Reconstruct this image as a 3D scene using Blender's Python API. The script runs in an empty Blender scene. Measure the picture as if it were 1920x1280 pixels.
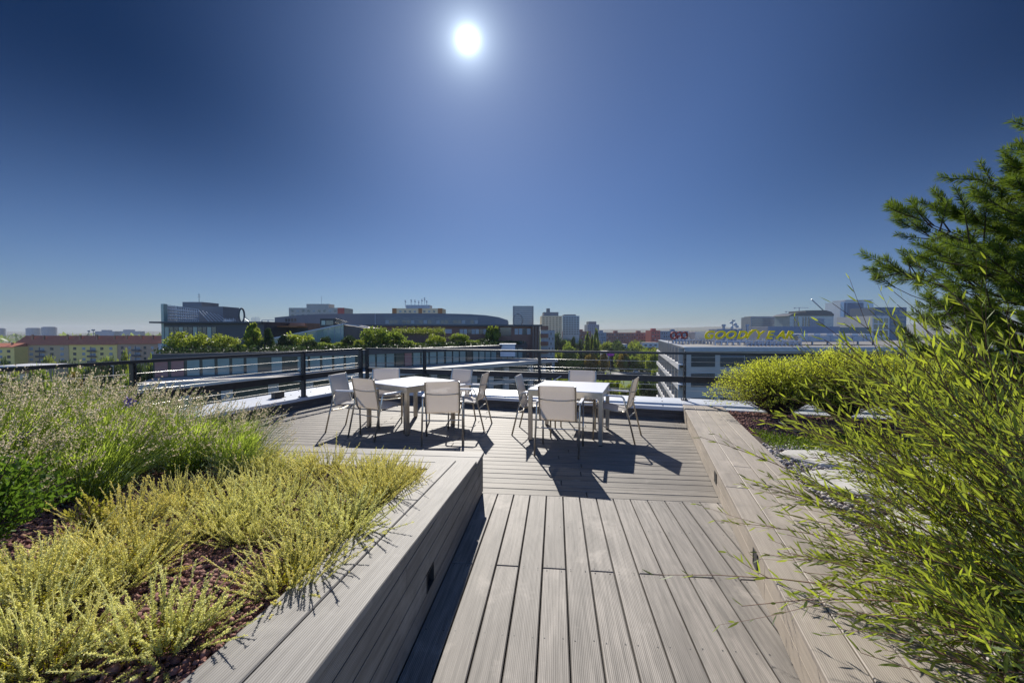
import bpy, math, random
import numpy as np
from mathutils import Vector, Matrix
R = math.radians
S = bpy.context.scene
COL = S.collection
# ------------------------------------------------------------------ camera, sky, sun, exposure
F = 780.0                      # focal length in pixels of the 1920 px wide photograph
PITCH = math.atan(20 / F)
CAMZ = 1.55
cd = bpy.data.cameras.new('camera'); cam = bpy.data.objects.new('camera', cd); COL.objects.link(cam)
cd.sensor_width = 36; cd.lens = 36 * F / 1920; cd.clip_start = 0.05; cd.clip_end = 20000
cam.location = (0, 0, CAMZ); cam.rotation_euler = (R(90) - PITCH, 0, 0)
S.camera = cam
SUN_EL, SUN_AZ = R(34.3), R(-5.97)      # azimuth from +Y towards +X
SD = Vector((math.sin(SUN_AZ) * math.cos(SUN_EL), math.cos(SUN_AZ) * math.cos(SUN_EL), math.sin(SUN_EL)))
w = bpy.data.worlds.new('World'); S.world = w; w.use_nodes = True
nt = w.node_tree; N = nt.nodes; LK = nt.links; N.clear()
wo = N.new('ShaderNodeOutputWorld'); bg = N.new('ShaderNodeBackground'); sky = N.new('ShaderNodeTexSky')
sky.sky_type = 'NISHITA'; sky.sun_disc = False; sky.sun_elevation = SUN_EL; sky.sun_rotation = SUN_AZ
sky.altitude = 400; sky.air_density = 1.0; sky.dust_density = 0.3; sky.ozone_density = 2.0
bg.inputs['Strength'].default_value = 0.10
# aureole and disc of the sun itself, as a function of the angle to the sun
tc = N.new('ShaderNodeTexCoord'); dot = N.new('ShaderNodeVectorMath'); dot.operation = 'DOT_PRODUCT'
nrm = N.new('ShaderNodeVectorMath'); nrm.operation = 'NORMALIZE'
LK.new(tc.outputs['Generated'], nrm.inputs[0]); LK.new(nrm.outputs[0], dot.inputs[0]); dot.inputs[1].default_value = SD
ac = N.new('ShaderNodeMath'); ac.operation = 'ARCCOSINE'; LK.new(dot.outputs['Value'], ac.inputs[0])
def wm(op, a, b=None):
    m = N.new('ShaderNodeMath'); m.operation = op
    for i, v in enumerate((a, b)):
        if v is None: continue
        if isinstance(v, (int, float)): m.inputs[i].default_value = v
        else: LK.new(v, m.inputs[i])
    return m.outputs[0]
def gauss(sig, amp):
    x = wm('DIVIDE', ac.outputs[0], sig); x = wm('MULTIPLY', x, x); x = wm('MULTIPLY', x, -1.0)
    return wm('MULTIPLY', wm('EXPONENT', x), amp)
def expo(sig, amp):
    x = wm('MULTIPLY', wm('DIVIDE', ac.outputs[0], sig), -1.0)
    return wm('MULTIPLY', wm('EXPONENT', x), amp)
glow = wm('ADD', expo(R(.36), 90.0), wm('ADD', expo(R(1.7), 10.0), expo(R(8.5), 0.6)))
gcol = N.new('ShaderNodeVectorMath'); gcol.operation = 'SCALE'; gcol.inputs[0].default_value = (0.76, 0.90, 1.0)
LK.new(glow, gcol.inputs['Scale'])
tintn = N.new('ShaderNodeVectorMath'); tintn.operation = 'MULTIPLY'; tintn.inputs[1].default_value = (0.54, 0.70, 1.03)
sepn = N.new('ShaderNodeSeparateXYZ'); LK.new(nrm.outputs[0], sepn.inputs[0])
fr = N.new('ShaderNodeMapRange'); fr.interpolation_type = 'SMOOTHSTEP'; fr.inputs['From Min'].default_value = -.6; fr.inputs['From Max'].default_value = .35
fr.inputs['To Min'].default_value = 1.3; fr.inputs['To Max'].default_value = .36; LK.new(sepn.outputs['Y'], fr.inputs['Value'])  # sky brightened behind the camera as added fill light, dimmed ahead
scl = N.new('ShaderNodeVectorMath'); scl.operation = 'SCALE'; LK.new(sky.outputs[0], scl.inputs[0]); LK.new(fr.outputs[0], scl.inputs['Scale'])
def mrange(src, a, b_, c, d):
    q = N.new('ShaderNodeMapRange'); q.interpolation_type = 'SMOOTHSTEP'
    for nm, v in (('From Min', a), ('From Max', b_), ('To Min', c), ('To Max', d)): q.inputs[nm].default_value = v
    LK.new(src, q.inputs['Value']); return q.outputs[0]
dt2 = N.new('ShaderNodeVectorMath'); dt2.operation = 'DOT_PRODUCT'; LK.new(nrm.outputs[0], dt2.inputs[0])
dt2.inputs[1].default_value = (0.13 * .85, .99 * .85, .527)
deep = wm('MULTIPLY', mrange(wm('ARCCOSINE', dt2.outputs['Value']), R(14), R(46), 0, 1), mrange(sepn.outputs['Z'], .05, .46, 0, 1))
deep = wm('MULTIPLY', deep, mrange(sepn.outputs['Y'], 0, .4, 0, 1))
dcol = N.new('ShaderNodeMix'); dcol.data_type = 'RGBA'; LK.new(deep, dcol.inputs[0]); dcol.inputs[6].default_value = (1, 1, 1, 1); dcol.inputs[7].default_value = (.07, .22, .32, 1)
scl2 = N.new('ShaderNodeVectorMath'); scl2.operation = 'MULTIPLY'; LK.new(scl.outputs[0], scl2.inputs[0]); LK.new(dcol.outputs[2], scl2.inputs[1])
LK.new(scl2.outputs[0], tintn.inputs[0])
addn = N.new('ShaderNodeVectorMath'); addn.operation = 'ADD'
LK.new(tintn.outputs[0], addn.inputs[0]); LK.new(gcol.outputs[0], addn.inputs[1])
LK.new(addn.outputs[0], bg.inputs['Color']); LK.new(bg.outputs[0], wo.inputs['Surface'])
sl = bpy.data.lights.new('sun', 'SUN'); sl.energy = 4.6; sl.angle = R(0.5); sl.color = (1.0, 0.95, 0.87)
so = bpy.data.objects.new('sun', sl); COL.objects.link(so)
so.rotation_euler = SD.to_track_quat('Z', 'Y').to_euler(); so.location = (0, 0, 30)
S.view_settings.view_transform = 'Standard'; S.view_settings.look = 'None'
S.view_settings.exposure = 0.6; S.view_settings.gamma = 1.0; S.view_settings.use_curve_mapping = False
S.render.engine = 'CYCLES'; S.cycles.use_denoising = True; S.cycles.max_bounces = 8
S.cycles.transparent_max_bounces = 8; S.cycles.volume_bounces = 0; S.cycles.sample_clamp_indirect = 8
GZ = -25.0                     # street level below the roof terrace

def W(px, py, D):
    """world point seen at a pixel of the photograph, D metres in front of the camera"""
    x, y = (px - 960) / F, (640 - py) / F
    v = Vector((x, math.cos(PITCH) + y * math.sin(PITCH), y * math.cos(PITCH) - math.sin(PITCH)))
    v *= D / v.y
    return Vector((v.x, v.y, v.z + CAMZ))
def G(px, py, z=0.0):
    p = W(px, py, 1.0); k = (z - CAMZ) / (p.z - CAMZ)
    return Vector((p.x * k, k, z))
# ------------------------------------------------------------------ mesh helpers
class MB:
    def __init__(s): s.v = []; s.f = []; s.mi = []; s.a = []; s.cm = 0
    def add(s, vs, fs, at=None):
        o = len(s.v); s.v += [tuple(v) for v in vs]; s.f += [tuple(o + i for i in f) for f in fs]
        s.mi += [s.cm] * len(fs); s.a += at if at else [(0, 0, 0)] * len(vs)
        return s
    def frame(s, o, ax, ay, az, lo, hi, at=None):
        """box in a local frame"""
        o = Vector(o); vs = []
        for z in (lo[2], hi[2]):
            for y in (lo[1], hi[1]):
                for x in (lo[0], hi[0]): vs.append(o + ax * x + ay * y + az * z)
        return s.add(vs, [(0, 2, 3, 1), (4, 5, 7, 6), (0, 1, 5, 4), (2, 6, 7, 3), (0, 4, 6, 2), (1, 3, 7, 5)], at)
    def box(s, lo, hi): return s.frame((0, 0, 0), Vector((1, 0, 0)), Vector((0, 1, 0)), Vector((0, 0, 1)), lo, hi)
    def prism(s, pts, z0, z1):
        """vertical prism over a plan outline"""
        n = len(pts)
        ar = sum(pts[i][0] * pts[(i + 1) % n][1] - pts[(i + 1) % n][0] * pts[i][1] for i in range(n))
        if ar < 0: pts = pts[::-1]
        vs = [(p[0], p[1], z0) for p in pts] + [(p[0], p[1], z1) for p in pts]
        return s.add(vs, [tuple(range(n - 1, -1, -1)), tuple(range(n, 2 * n))] + [(i, (i + 1) % n, n + (i + 1) % n, n + i) for i in range(n)])
    def prof(s, pts, y0, y1):
        """outline in X,Z extruded along Y"""
        n = len(pts); vs = [(p[0], y0, p[1]) for p in pts] + [(p[0], y1, p[1]) for p in pts]
        ar = sum(pts[i][0] * pts[(i + 1) % n][1] - pts[(i + 1) % n][0] * pts[i][1] for i in range(n))
        fs = [tuple(range(n)), tuple(range(2 * n - 1, n - 1, -1))] + [(i, n + i, n + (i + 1) % n, (i + 1) % n) for i in range(n)]
        if ar < 0: fs = [f[::-1] for f in fs]
        return s.add(vs, fs)
    def bar(s, a, b, wd, ht):
        """straight rectangular bar from a to b"""
        a = Vector(a); b = Vector(b); d = (b - a); L = d.length; d.normalize()
        up = Vector((0, 0, 1)) if abs(d.z) < .95 else Vector((0, 1, 0))
        sx = d.cross(up).normalized(); sz = sx.cross(d)
        return s.frame(a, sx, d, sz, (-wd / 2, 0, -ht / 2), (wd / 2, L, ht / 2))
    def tube(s, pts, r, n=8):
        pts = [Vector(p) for p in pts]; rs = r if isinstance(r, (list, tuple)) else [r] * len(pts)
        vs = []; ref = None
        for i, p in enumerate(pts):
            d = (pts[min(i + 1, len(pts) - 1)] - pts[max(i - 1, 0)]).normalized()
            if ref is None: ref = d.orthogonal().normalized()
            ref = (ref - d * ref.dot(d)).normalized(); q = d.cross(ref)
            for k in range(n):
                a = 2 * math.pi * k / n; vs.append(p + (ref * math.cos(a) + q * math.sin(a)) * rs[i])
        fs = [(i * n + k, i * n + (k + 1) % n, (i + 1) * n + (k + 1) % n, (i + 1) * n + k) for i in range(len(pts) - 1) for k in range(n)]
        fs += [tuple(range(n - 1, -1, -1)), tuple((len(pts) - 1) * n + k for k in range(n))]
        return s.add(vs, fs)
    def quad(s, a, b, c, d): return s.add([a, b, c, d], [(0, 1, 2, 3)])
    def build(s, name, m, parent=None, smooth=False, bevel=0, attr=None):
        me = bpy.data.meshes.new(name); me.from_pydata(s.v, [], s.f)
        ms = m if isinstance(m, (list, tuple)) else [m]
        for q in ms: me.materials.append(q)
        if len(ms) > 1: me.polygons.foreach_set('material_index', s.mi)
        if attr:
            a = me.attributes.new(attr, 'FLOAT_VECTOR', 'POINT'); a.data.foreach_set('vector', np.array(s.a, dtype=np.float32).ravel())
        if smooth: me.polygons.foreach_set('use_smooth', [True] * len(me.polygons))
        me.update()
        return link(name, me, parent, bevel)
def link(name, me, parent=None, bevel=0):
    o = bpy.data.objects.new(name, me); COL.objects.link(o)
    if parent is not None:
        o.parent = parent
        o.matrix_parent_inverse = Matrix.Translation(parent.location).inverted() if parent.get('_abs') else Matrix.Identity(4)
    if bevel:
        b = o.modifiers.new('bevel', 'BEVEL'); b.width = bevel; b.segments = 2; b.limit_method = 'ANGLE'
    return o
def tag(o, label=None, cat=None, group=None, kind=None):
    for k, v in (('label', label), ('category', cat), ('group', group), ('kind', kind)):
        if v: o[k] = v
    return o
def empty(name, loc=(0, 0, 0), rz=0, absolute=False):
    """absolute: children are modelled in world coordinates, so that the empty may sit at the base of the thing"""
    o = bpy.data.objects.new(name, None); COL.objects.link(o); o.location = loc; o.rotation_euler = (0, 0, rz)
    o.empty_display_size = .2
    if absolute: o['_abs'] = 1
    return o
def thing(name, label, cat, loc=(0, 0, 0), rz=0, group=None, absolute=False):
    return tag(empty(name, loc, rz, absolute), label, cat, group)
def copy_tree(o, parent=None):
    c = o.copy(); COL.objects.link(c)
    if parent is not None: c.parent = parent
    for ch in list(o.children): copy_tree(ch, c)
    return c
def np_mesh(name, V, Fc, m, tint=None, smooth=False):
    V = np.asarray(V, dtype=np.float32).reshape(-1, 3); Fc = np.asarray(Fc, dtype=np.int32); k = Fc.shape[1]
    me = bpy.data.meshes.new(name); me.vertices.add(len(V)); me.vertices.foreach_set('co', V.ravel())
    me.loops.add(Fc.size); me.loops.foreach_set('vertex_index', Fc.ravel())
    me.polygons.add(len(Fc)); me.polygons.foreach_set('loop_start', np.arange(0, Fc.size, k, dtype=np.int32))
    if smooth: me.polygons.foreach_set('use_smooth', np.ones(len(Fc), dtype=bool))
    me.materials.append(m)
    if tint is not None:
        a = me.attributes.new('tint', 'FLOAT', 'POINT'); a.data.foreach_set('value', np.asarray(tint, dtype=np.float32))
    me.update(calc_edges=True); me.validate()
    return me
def unit(a): return a / np.maximum(np.linalg.norm(a, axis=-1, keepdims=True), 1e-9)
def leaves(P, D, Nn, L, Wd, tint, lance=False, bend=0.0):
    """vectorised leaf faces: kites, or lanceolate blades with a bend"""
    D = unit(D); Sd = unit(np.cross(D, Nn)); Nn = np.cross(Sd, D)
    L = np.asarray(L).reshape(-1, 1) * np.ones((len(P), 1)); Wd = np.asarray(Wd).reshape(-1, 1) * np.ones((len(P), 1))
    if not lance:
        V = np.stack([P, P + D * L * .45 + Sd * Wd / 2, P + D * L, P + D * L * .45 - Sd * Wd / 2], 1)
        n = len(P); Fc = np.arange(n * 4).reshape(n, 4)
        return V.reshape(-1, 3), Fc, np.repeat(tint, 4)
    b = Nn * L * bend
    V = np.stack([P, P + D * L * .28 + Sd * Wd / 2 + b * .12, P + D * L * .28 - Sd * Wd / 2 + b * .12,
                  P + D * L * .68 + Sd * Wd * .42 + b * .5, P + D * L * .68 - Sd * Wd * .42 + b * .5, P + D * L + b], 1)
    n = len(P); base = (np.arange(n) * 6)[:, None]
    Fc = np.concatenate([base + np.array([[0, 2, 1]]), base + np.array([[1, 2, 4]]), base + np.array([[1, 4, 3]]), base + np.array([[3, 4, 5]])], 0)
    return V.reshape(-1, 3), Fc, np.repeat(tint, 6)
def stems(PL, rad):
    """PL (n,k,3) polylines, rad (n,k): three-sided tubes"""
    n, k, _ = PL.shape
    d = unit(PL[:, -1] - PL[:, 0]); ref = unit(np.cross(d, np.array([0.31, 0.87, 0.37]))); q = np.cross(d, ref)
    ang = [0, 2.094, 4.189]
    V = np.stack([PL + (ref[:, None] * math.cos(a) + q[:, None] * math.sin(a)) * rad[..., None] for a in ang], 2)  # n,k,3,3
    idx = np.arange(n * k * 3).reshape(n, k, 3)
    fs = []
    for j in range(3):
        j2 = (j + 1) % 3
        fs.append(np.stack([idx[:, :-1, j], idx[:, :-1, j2], idx[:, 1:, j2], idx[:, 1:, j]], -1).reshape(-1, 4))
    return V.reshape(-1, 3), np.concatenate(fs, 0)
def join_np(parts):
    V = []; Fc = []; T = []; o = 0
    for p in parts:
        V.append(p[0]); Fc.append(p[1] + o); o += len(p[0]); T.append(p[2] if len(p) > 2 else np.full(len(p[0]), .5))
    return np.concatenate(V), np.concatenate(Fc), np.concatenate(T)
# ------------------------------------------------------------------ materials
def new_mat(name):
    m = bpy.data.materials.new(name); m.use_nodes = True
    t = m.node_tree; b = t.nodes['Principled BSDF']; return m, t, b
def rgba(c): return (c[0], c[1], c[2], 1)
def mixc(t, f, a, b, blend='MIX'):
    x = t.nodes.new('ShaderNodeMix'); x.data_type = 'RGBA'; x.blend_type = blend
    for i, v in ((0, f), (6, a), (7, b)):
        if isinstance(v, (int, float)): x.inputs[i].default_value = v
        elif isinstance(v, tuple): x.inputs[i].default_value = rgba(v)
        else: t.links.new(v, x.inputs[i])
    return x.outputs[2]
def noise(t, vec, scale, detail=4, rough=.6):
    n = t.nodes.new('ShaderNodeTexNoise'); n.inputs['Scale'].default_value = scale; n.inputs['Detail'].default_value = detail
    n.inputs['Roughness'].default_value = rough; t.links.new(vec, n.inputs['Vector']); return n.outputs['Fac']
def ramp(t, fac, a, b):
    r = t.nodes.new('ShaderNodeMapRange'); r.inputs['From Min'].default_value = a; r.inputs['From Max'].default_value = b
    t.links.new(fac, r.inputs['Value']); return r.outputs['Result']
def mat(name, col, col2=None, rough=.7, scale=4, metal=0, bump=0, bscale=60, spec=.5, map_scale=None):
    m, t, b = new_mat(name); tcn = t.nodes.new('ShaderNodeTexCoord'); v = tcn.outputs['Object']
    if map_scale:
        mp = t.nodes.new('ShaderNodeMapping'); mp.inputs['Scale'].default_value = map_scale; t.links.new(v, mp.inputs[0]); v = mp.outputs[0]
    c2 = col2 or tuple(x * .82 for x in col)
    f = ramp(t, noise(t, v, scale, 6), .3, .7)
    t.links.new(mixc(t, f, col, c2), b.inputs['Base Color'])
    b.inputs['Roughness'].default_value = rough; b.inputs['Metallic'].default_value = metal; b.inputs['Specular IOR Level'].default_value = spec
    if bump:
        bn = t.nodes.new('ShaderNodeBump'); bn.inputs['Strength'].default_value = bump; bn.inputs['Distance'].default_value = .01
        t.links.new(noise(t, v, bscale, 4), bn.inputs['Height']); t.links.new(bn.outputs[0], b.inputs['Normal'])
    return m
def leafmat(name, dark, light, trans, tf=.4, rough=.5, spec=.3, alt=None):
    m, t, b = new_mat(name)
    at = t.nodes.new('ShaderNodeAttribute'); at.attribute_name = 'tint'
    lt = light; tl = trans
    if alt:      # plants of one kind differ a little from one to the next
        oi = t.nodes.new('ShaderNodeObjectInfo'); lt = mixc(t, oi.outputs['Random'], light, alt[0]); tl = mixc(t, oi.outputs['Random'], trans, alt[1])
    t.links.new(mixc(t, at.outputs['Fac'], dark, lt), b.inputs['Base Color'])
    b.inputs['Roughness'].default_value = rough; b.inputs['Specular IOR Level'].default_value = spec
    tr = t.nodes.new('ShaderNodeBsdfTranslucent'); d2 = tuple(.55 * a + .25 * c for a, c in zip(trans, dark))
    t.links.new(mixc(t, at.outputs['Fac'], d2, tl), tr.inputs['Color'])
    mx = t.nodes.new('ShaderNodeMixShader'); mx.inputs[0].default_value = tf
    t.links.new(b.outputs[0], mx.inputs[1]); t.links.new(tr.outputs[0], mx.inputs[2])
    t.links.new(mx.outputs[0], t.nodes['Material Output'].inputs['Surface'])
    return m
def boardmat(name, c1, c2, c3, groove=.5, pitch=.0085):
    """weathered grooved decking; the 'buv' attribute holds metres along, metres across and a number per board"""
    m, t, b = new_mat(name); at = t.nodes.new('ShaderNodeAttribute'); at.attribute_name = 'buv'
    sp = t.nodes.new('ShaderNodeSeparateXYZ'); t.links.new(at.outputs['Vector'], sp.inputs[0])
    mp = t.nodes.new('ShaderNodeMapping'); mp.inputs['Scale'].default_value = (2.2, 46, 13); t.links.new(at.outputs['Vector'], mp.inputs[0])
    mp2 = t.nodes.new('ShaderNodeMapping'); mp2.inputs['Scale'].default_value = (1.1, 5, 9); t.links.new(at.outputs['Vector'], mp2.inputs[0])
    g = noise(t, mp.outputs[0], 1.0, 6, .7); st = noise(t, mp2.outputs[0], 1.0, 5, .6)
    rnd = t.nodes.new('ShaderNodeTexWhiteNoise'); rnd.noise_dimensions = '1D'; t.links.new(sp.outputs['Z'], rnd.inputs['W'])
    c = mixc(t, ramp(t, rnd.outputs['Value'], 0, 1), c1, c2)
    c = mixc(t, ramp(t, g, .40, .68), c, c3)
    c = mixc(t, ramp(t, st, .52, .85), c, tuple(x * .6 for x in c3))
    tcn = t.nodes.new('ShaderNodeTexCoord'); blot = noise(t, tcn.outputs['Object'], 2.3, 5, .65)
    c = mixc(t, ramp(t, blot, .56, .80), c, tuple(x * .62 for x in c2)); c = mixc(t, ramp(t, blot, .42, .20), c, tuple(min(1, x * 1.25) for x in c1))
    wv = t.nodes.new('ShaderNodeMath'); wv.operation = 'MULTIPLY'; t.links.new(sp.outputs['Y'], wv.inputs[0]); wv.inputs[1].default_value = 2 * math.pi / pitch
    sn = t.nodes.new('ShaderNodeMath'); sn.operation = 'SINE'; t.links.new(wv.outputs[0], sn.inputs[0])
    c = mixc(t, ramp(t, sn.outputs[0], .1, -1.0), c, mixc(t, .6, c, tuple(x * .42 for x in c1)))
    t.links.new(c, b.inputs['Base Color'])
    b.inputs['Roughness'].default_value = .62; b.inputs['Specular IOR Level'].default_value = .35
    ad = t.nodes.new('ShaderNodeMath'); ad.operation = 'MULTIPLY_ADD'; t.links.new(sn.outputs[0], ad.inputs[0]); ad.inputs[1].default_value = groove; t.links.new(g, ad.inputs[2])
    bn = t.nodes.new('ShaderNodeBump'); bn.inputs['Strength'].default_value = .35; bn.inputs['Distance'].default_value = .002
    t.links.new(ad.outputs[0], bn.inputs['Height']); t.links.new(bn.outputs[0], b.inputs['Normal'])
    return m
M = {}
M['deck'] = boardmat('deck_boards', (.37, .33, .285), (.225, .203, .178), (.12, .107, .093))
M['deck_back'] = boardmat('deck_boards_back', (.31, .275, .23), (.20, .178, .152), (.10, .088, .074))
M['bench'] = boardmat('bench_boards', (.31, .29, .26), (.25, .233, .21), (.15, .138, .124))
M['bench_pale'] = boardmat('bench_boards_pale', (.40, .345, .285), (.35, .305, .255), (.28, .24, .20))
M['bench_face'] = boardmat('bench_face_boards', (.56, .48, .385), (.50, .43, .35), (.42, .36, .29), groove=.1)  # paler than the bench top: sunlight on this face put into the colour
M['clad'] = boardmat('parapet_boards', (.16, .135, .115), (.13, .11, .095), (.08, .066, .056))
M['under'] = mat('deck_underside', (.012, .011, .010))
M['metal'] = mat('coping_metal', (.62, .64, .67), (.54, .56, .60), rough=.42, metal=.25, scale=3, bump=.15, bscale=4)
M['bolt'] = mat('bolt_metal', (.10, .10, .11), rough=.4, metal=.6)
M['black'] = mat('black_paint', (.018, .018, .021), (.03, .03, .033), rough=.38, scale=10)
M['cable'] = mat('steel_cable', (.62, .60, .56), rough=.3, metal=.9)
M['frame'] = mat('brushed_metal', (.55, .50, .42), (.46, .42, .35), rough=.32, metal=.9, scale=30)
M['steel'] = mat('stainless_steel', (.62, .58, .52), (.50, .46, .40), rough=.28, metal=.95, scale=20)
M['white'] = mat('white_lacquer', (.80, .80, .80), (.76, .77, .78), rough=.3, scale=2)
M['foot'] = mat('dark_plastic', (.03, .03, .03), rough=.6)
m, t, b = new_mat('mesh_fabric')   # woven sling cloth, light passes through it
b.inputs['Roughness'].default_value = .7
tcn = t.nodes.new('ShaderNodeTexCoord'); nz = noise(t, tcn.outputs['Object'], 220, 2)
t.links.new(mixc(t, ramp(t, nz, .3, .7), (.68, .67, .66), (.56, .55, .53)), b.inputs['Base Color'])
tr = t.nodes.new('ShaderNodeBsdfTranslucent'); tr.inputs['Color'].default_value = (.66, .58, .48, 1)
mx = t.nodes.new('ShaderNodeMixShader'); mx.inputs[0].default_value = .40
tp_ = t.nodes.new('ShaderNodeBsdfTransparent'); mx2 = t.nodes.new('ShaderNodeMixShader'); mx2.inputs[0].default_value = .16
t.links.new(b.outputs[0], mx.inputs[1]); t.links.new(tr.outputs[0], mx.inputs[2]); t.links.new(mx.outputs[0], mx2.inputs[1]); t.links.new(tp_.outputs[0], mx2.inputs[2])
t.links.new(mx2.outputs[0], t.nodes['Material Output'].inputs['Surface'])
M['sling'] = m
M['lava'] = mat('lava_stone', (.17, .075, .06), (.07, .04, .037), rough=.95, scale=25, bump=.6, bscale=150)
M['soil'] = mat('dark_soil', (.05, .03, .026), (.025, .017, .015), rough=1, scale=40, bump=.8, bscale=120)
M['pebble'] = mat('pale_pebbles', (.34, .31, .29), (.18, .165, .155), rough=.9, scale=9)
M['slab'] = mat('pale_stone', (.52, .50, .46), (.40, .385, .35), rough=.85, scale=5, bump=.4, bscale=30)
# ------------------------------------------------------------------ the roof terrace
rnd = random.Random(7)
D1 = Vector((.1045, .9945, 0)); T1 = Vector((.9945, -.1045, 0)); UP = Vector((0, 0, 1))
O1 = Vector((-.242, 3.938, 0))
def left_curb(y): return -7.48 + .396 * y            # inner face of the left parapet, x at a given y
def back_curb(x): return 8.24 - .333 * x              # inner face of the back parapet, y at a given x
def rb_face(y): return 1.885 + .317 * (y - 3.735)     # face of the right planter
PITCHB = .1537
def board_run(mb, o, du, dv, u0, u1, v0, v1, ztop, th, rid, split=None, gap=.0055):
    segs = [u0] + sorted(split or []) + [u1]
    for i in range(len(segs) - 1):
        a, bb = segs[i] + (gap / 2 if i else 0), segs[i + 1] - (gap / 2 if i < len(segs) - 2 else 0)
        r = rid + i * .37
        e = .004
        # chamfered board: top face a little narrower than the body
        vs = []; at = []
        for (z, ins) in ((ztop - th, 0), (ztop - e, 0), (ztop, e)):
            for (uu, vv) in ((a + ins, v0 + gap / 2 + ins), (bb - ins, v0 + gap / 2 + ins), (bb - ins, v1 - gap / 2 - ins), (a + ins, v1 - gap / 2 - ins)):
                vs.append(Vector(o) + du * uu + dv * vv + UP * z); at.append((uu + r * 3.1, vv, r))
        fs = [(0, 1, 5, 4), (1, 2, 6, 5), (2, 3, 7, 6), (3, 0, 4, 7), (4, 5, 9, 8), (5, 6, 10, 9), (6, 7, 11, 10), (7, 4, 8, 11), (8, 9, 10, 11)]
        mb.add(vs, fs, at)
def screw(mb, p):
    n = 6; vs = [p + Vector((math.cos(i * math.pi / 3) * .0042, math.sin(i * math.pi / 3) * .0042, .0012)) for i in range(n)]
    mb.add(vs, [tuple(range(n))], [(0, 0, 0)] * n)
# front deck, boards running away from the camera
mb = MB(); sc_pts = []
for i in range(-1, 17):
    v0 = i * PITCHB - .045; v1 = v0 + PITCHB
    joint = [-1.2 + (.0 if i % 2 == 0 else 0)] if i % 2 == 0 else []
    if i % 2: joint = [-3.4]
    board_run(mb, O1, D1, T1, -6, -.004, v0, v1, rnd.uniform(-.0012, .0012), .024, i * 1.7 + 5, joint, gap=.0085)
    for u in [-.05] + [-.6 * k - .62 for k in range(6)] + ([-1.17, -1.23] if i % 2 == 0 else [-1.2]):
        for dv in (.03, PITCHB - .03): screw_p = O1 + D1 * (u + rnd.uniform(-.006, .006)) + T1 * (v0 + dv); sc_pts.append(screw_p)
# screws sit in the same structure as a second material
mb.cm = 1
for p in sc_pts: screw(mb, p)
tag(mb.build('front_deck', [M['deck'], M['foot']], attr='buv'), kind='structure')
# back deck, boards running across; ends disappear under the parapets and planters
mb = MB()
def clip_u(v):
    """range along T1 of the back deck for a line at distance v along D1"""
    us = []
    for k in range(-120, 160):
        u = k * .05; p = O1 + T1 * u + D1 * v
        ok = p.x > left_curb(p.y) - .12 and p.y < back_curb(p.x) + .12 and p.x < rb_face(p.y) + .15
        if v < .55: ok = ok and u > -.4 if v < .04 else ok
        if ok: us.append(u)
    return (min(us), max(us)) if us else None
k = 0; v = 0.0
PB = .1425
while v < 6.8:
    c = clip_u(v + PB / 2)
    if c:
        j = [x for x in ([.95, -2.2] if k % 2 == 0 else [2.6, -.65, -3.8]) if c[0] + .3 < x < c[1] - .3]
        j = [x + rnd.uniform(-.15, .15) * (k % 3) for x in j]
        board_run(mb, O1, T1, D1, c[0], c[1], v, v + PB, -.002 + rnd.uniform(-.001, .001), .024, k * 2.3 + 80, j, gap=.0065)
    v += PB; k += 1
tag(mb.build('back_deck', M['deck_back'], attr='buv'), kind='structure')
mb = MB(); mb.prism([(-7.4, -3), (6.9, -3), (6.6, 6.55), (-3.7, 10.1), (-3.95, 9.8), (-8.6, -3)][:5] + [(-8.6, -3)], -.35, -.03)
tag(mb.build('roof_slab', M['under']), kind='structure')

# ---- parapets with metal coping
def parapet(label, a, b_, out, width, zt, lo_ext=0, hi_ext=0, rivets=True, clad_rows=2):
    """a->b inner top line, out: outward unit vector"""
    a = Vector(a); b_ = Vector(b_); out = Vector(out); d = (b_ - a); L = d.length; d.normalize()
    t = thing('parapet', label, 'parapet', (a.x, a.y, 0), absolute=True)
    mb = MB()
    mb.frame(a, d, out, UP, (0, .05, -1.2), (L, width - .03, zt - .014)); mb.build('parapet_wall', M['under'], t)
    mb = MB()
    for r in range(clad_rows):
        z1 = zt - .022 - r * (zt - .02) / clad_rows; z0 = z1 - (zt - .02) / clad_rows
        x = 0
        while x < L:
            x2 = min(L, x + 2.1 + .5 * (r % 2))
            rid = 200 + r * 7 + x
            vs = []; at = []
            for yy in (0, .048):
                for zz in (z0 + .003, z1 - .003):
                    for xx in (x + .003, x2 - .003):
                        vs.append(a + d * xx + out * yy + UP * (zz)); at.append((xx, zz, rid))
            mb.add(vs, [(0, 1, 3, 2), (4, 6, 7, 5), (0, 4, 5, 1), (2, 3, 7, 6), (0, 2, 6, 4), (1, 5, 7, 3)], at)
            x = x2
    mb.build('cladding', M['clad'], t, attr='buv')
    mb = MB(); x = 0
    while x < L:
        x2 = min(L, x + 2.5)
        mb.frame(a + UP * zt, d, out, UP, (x + .002, -.03, -.012), (x2 - .002, width, 0))
        mb.frame(a + UP * zt, d, out, UP, (x + .002, -.03, -.06), (x2 - .002, -.026, -.012))
        mb.frame(a + UP * zt, d, out, UP, (x + .002, width - .004, -.09), (x2 - .002, width, -.012))
        x = x2
    if rivets:
        mb.cm = 1; x = .25
        while x < L:
            for w_ in (.05, width - .12, width * .5):
                c = a + d * x + out * w_ + UP * zt
                mb.tube([c, c + UP * .009], .012, 6)
            x += .5
    mb.build('coping', [M['metal'], M['bolt']], t)
    return t
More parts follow.
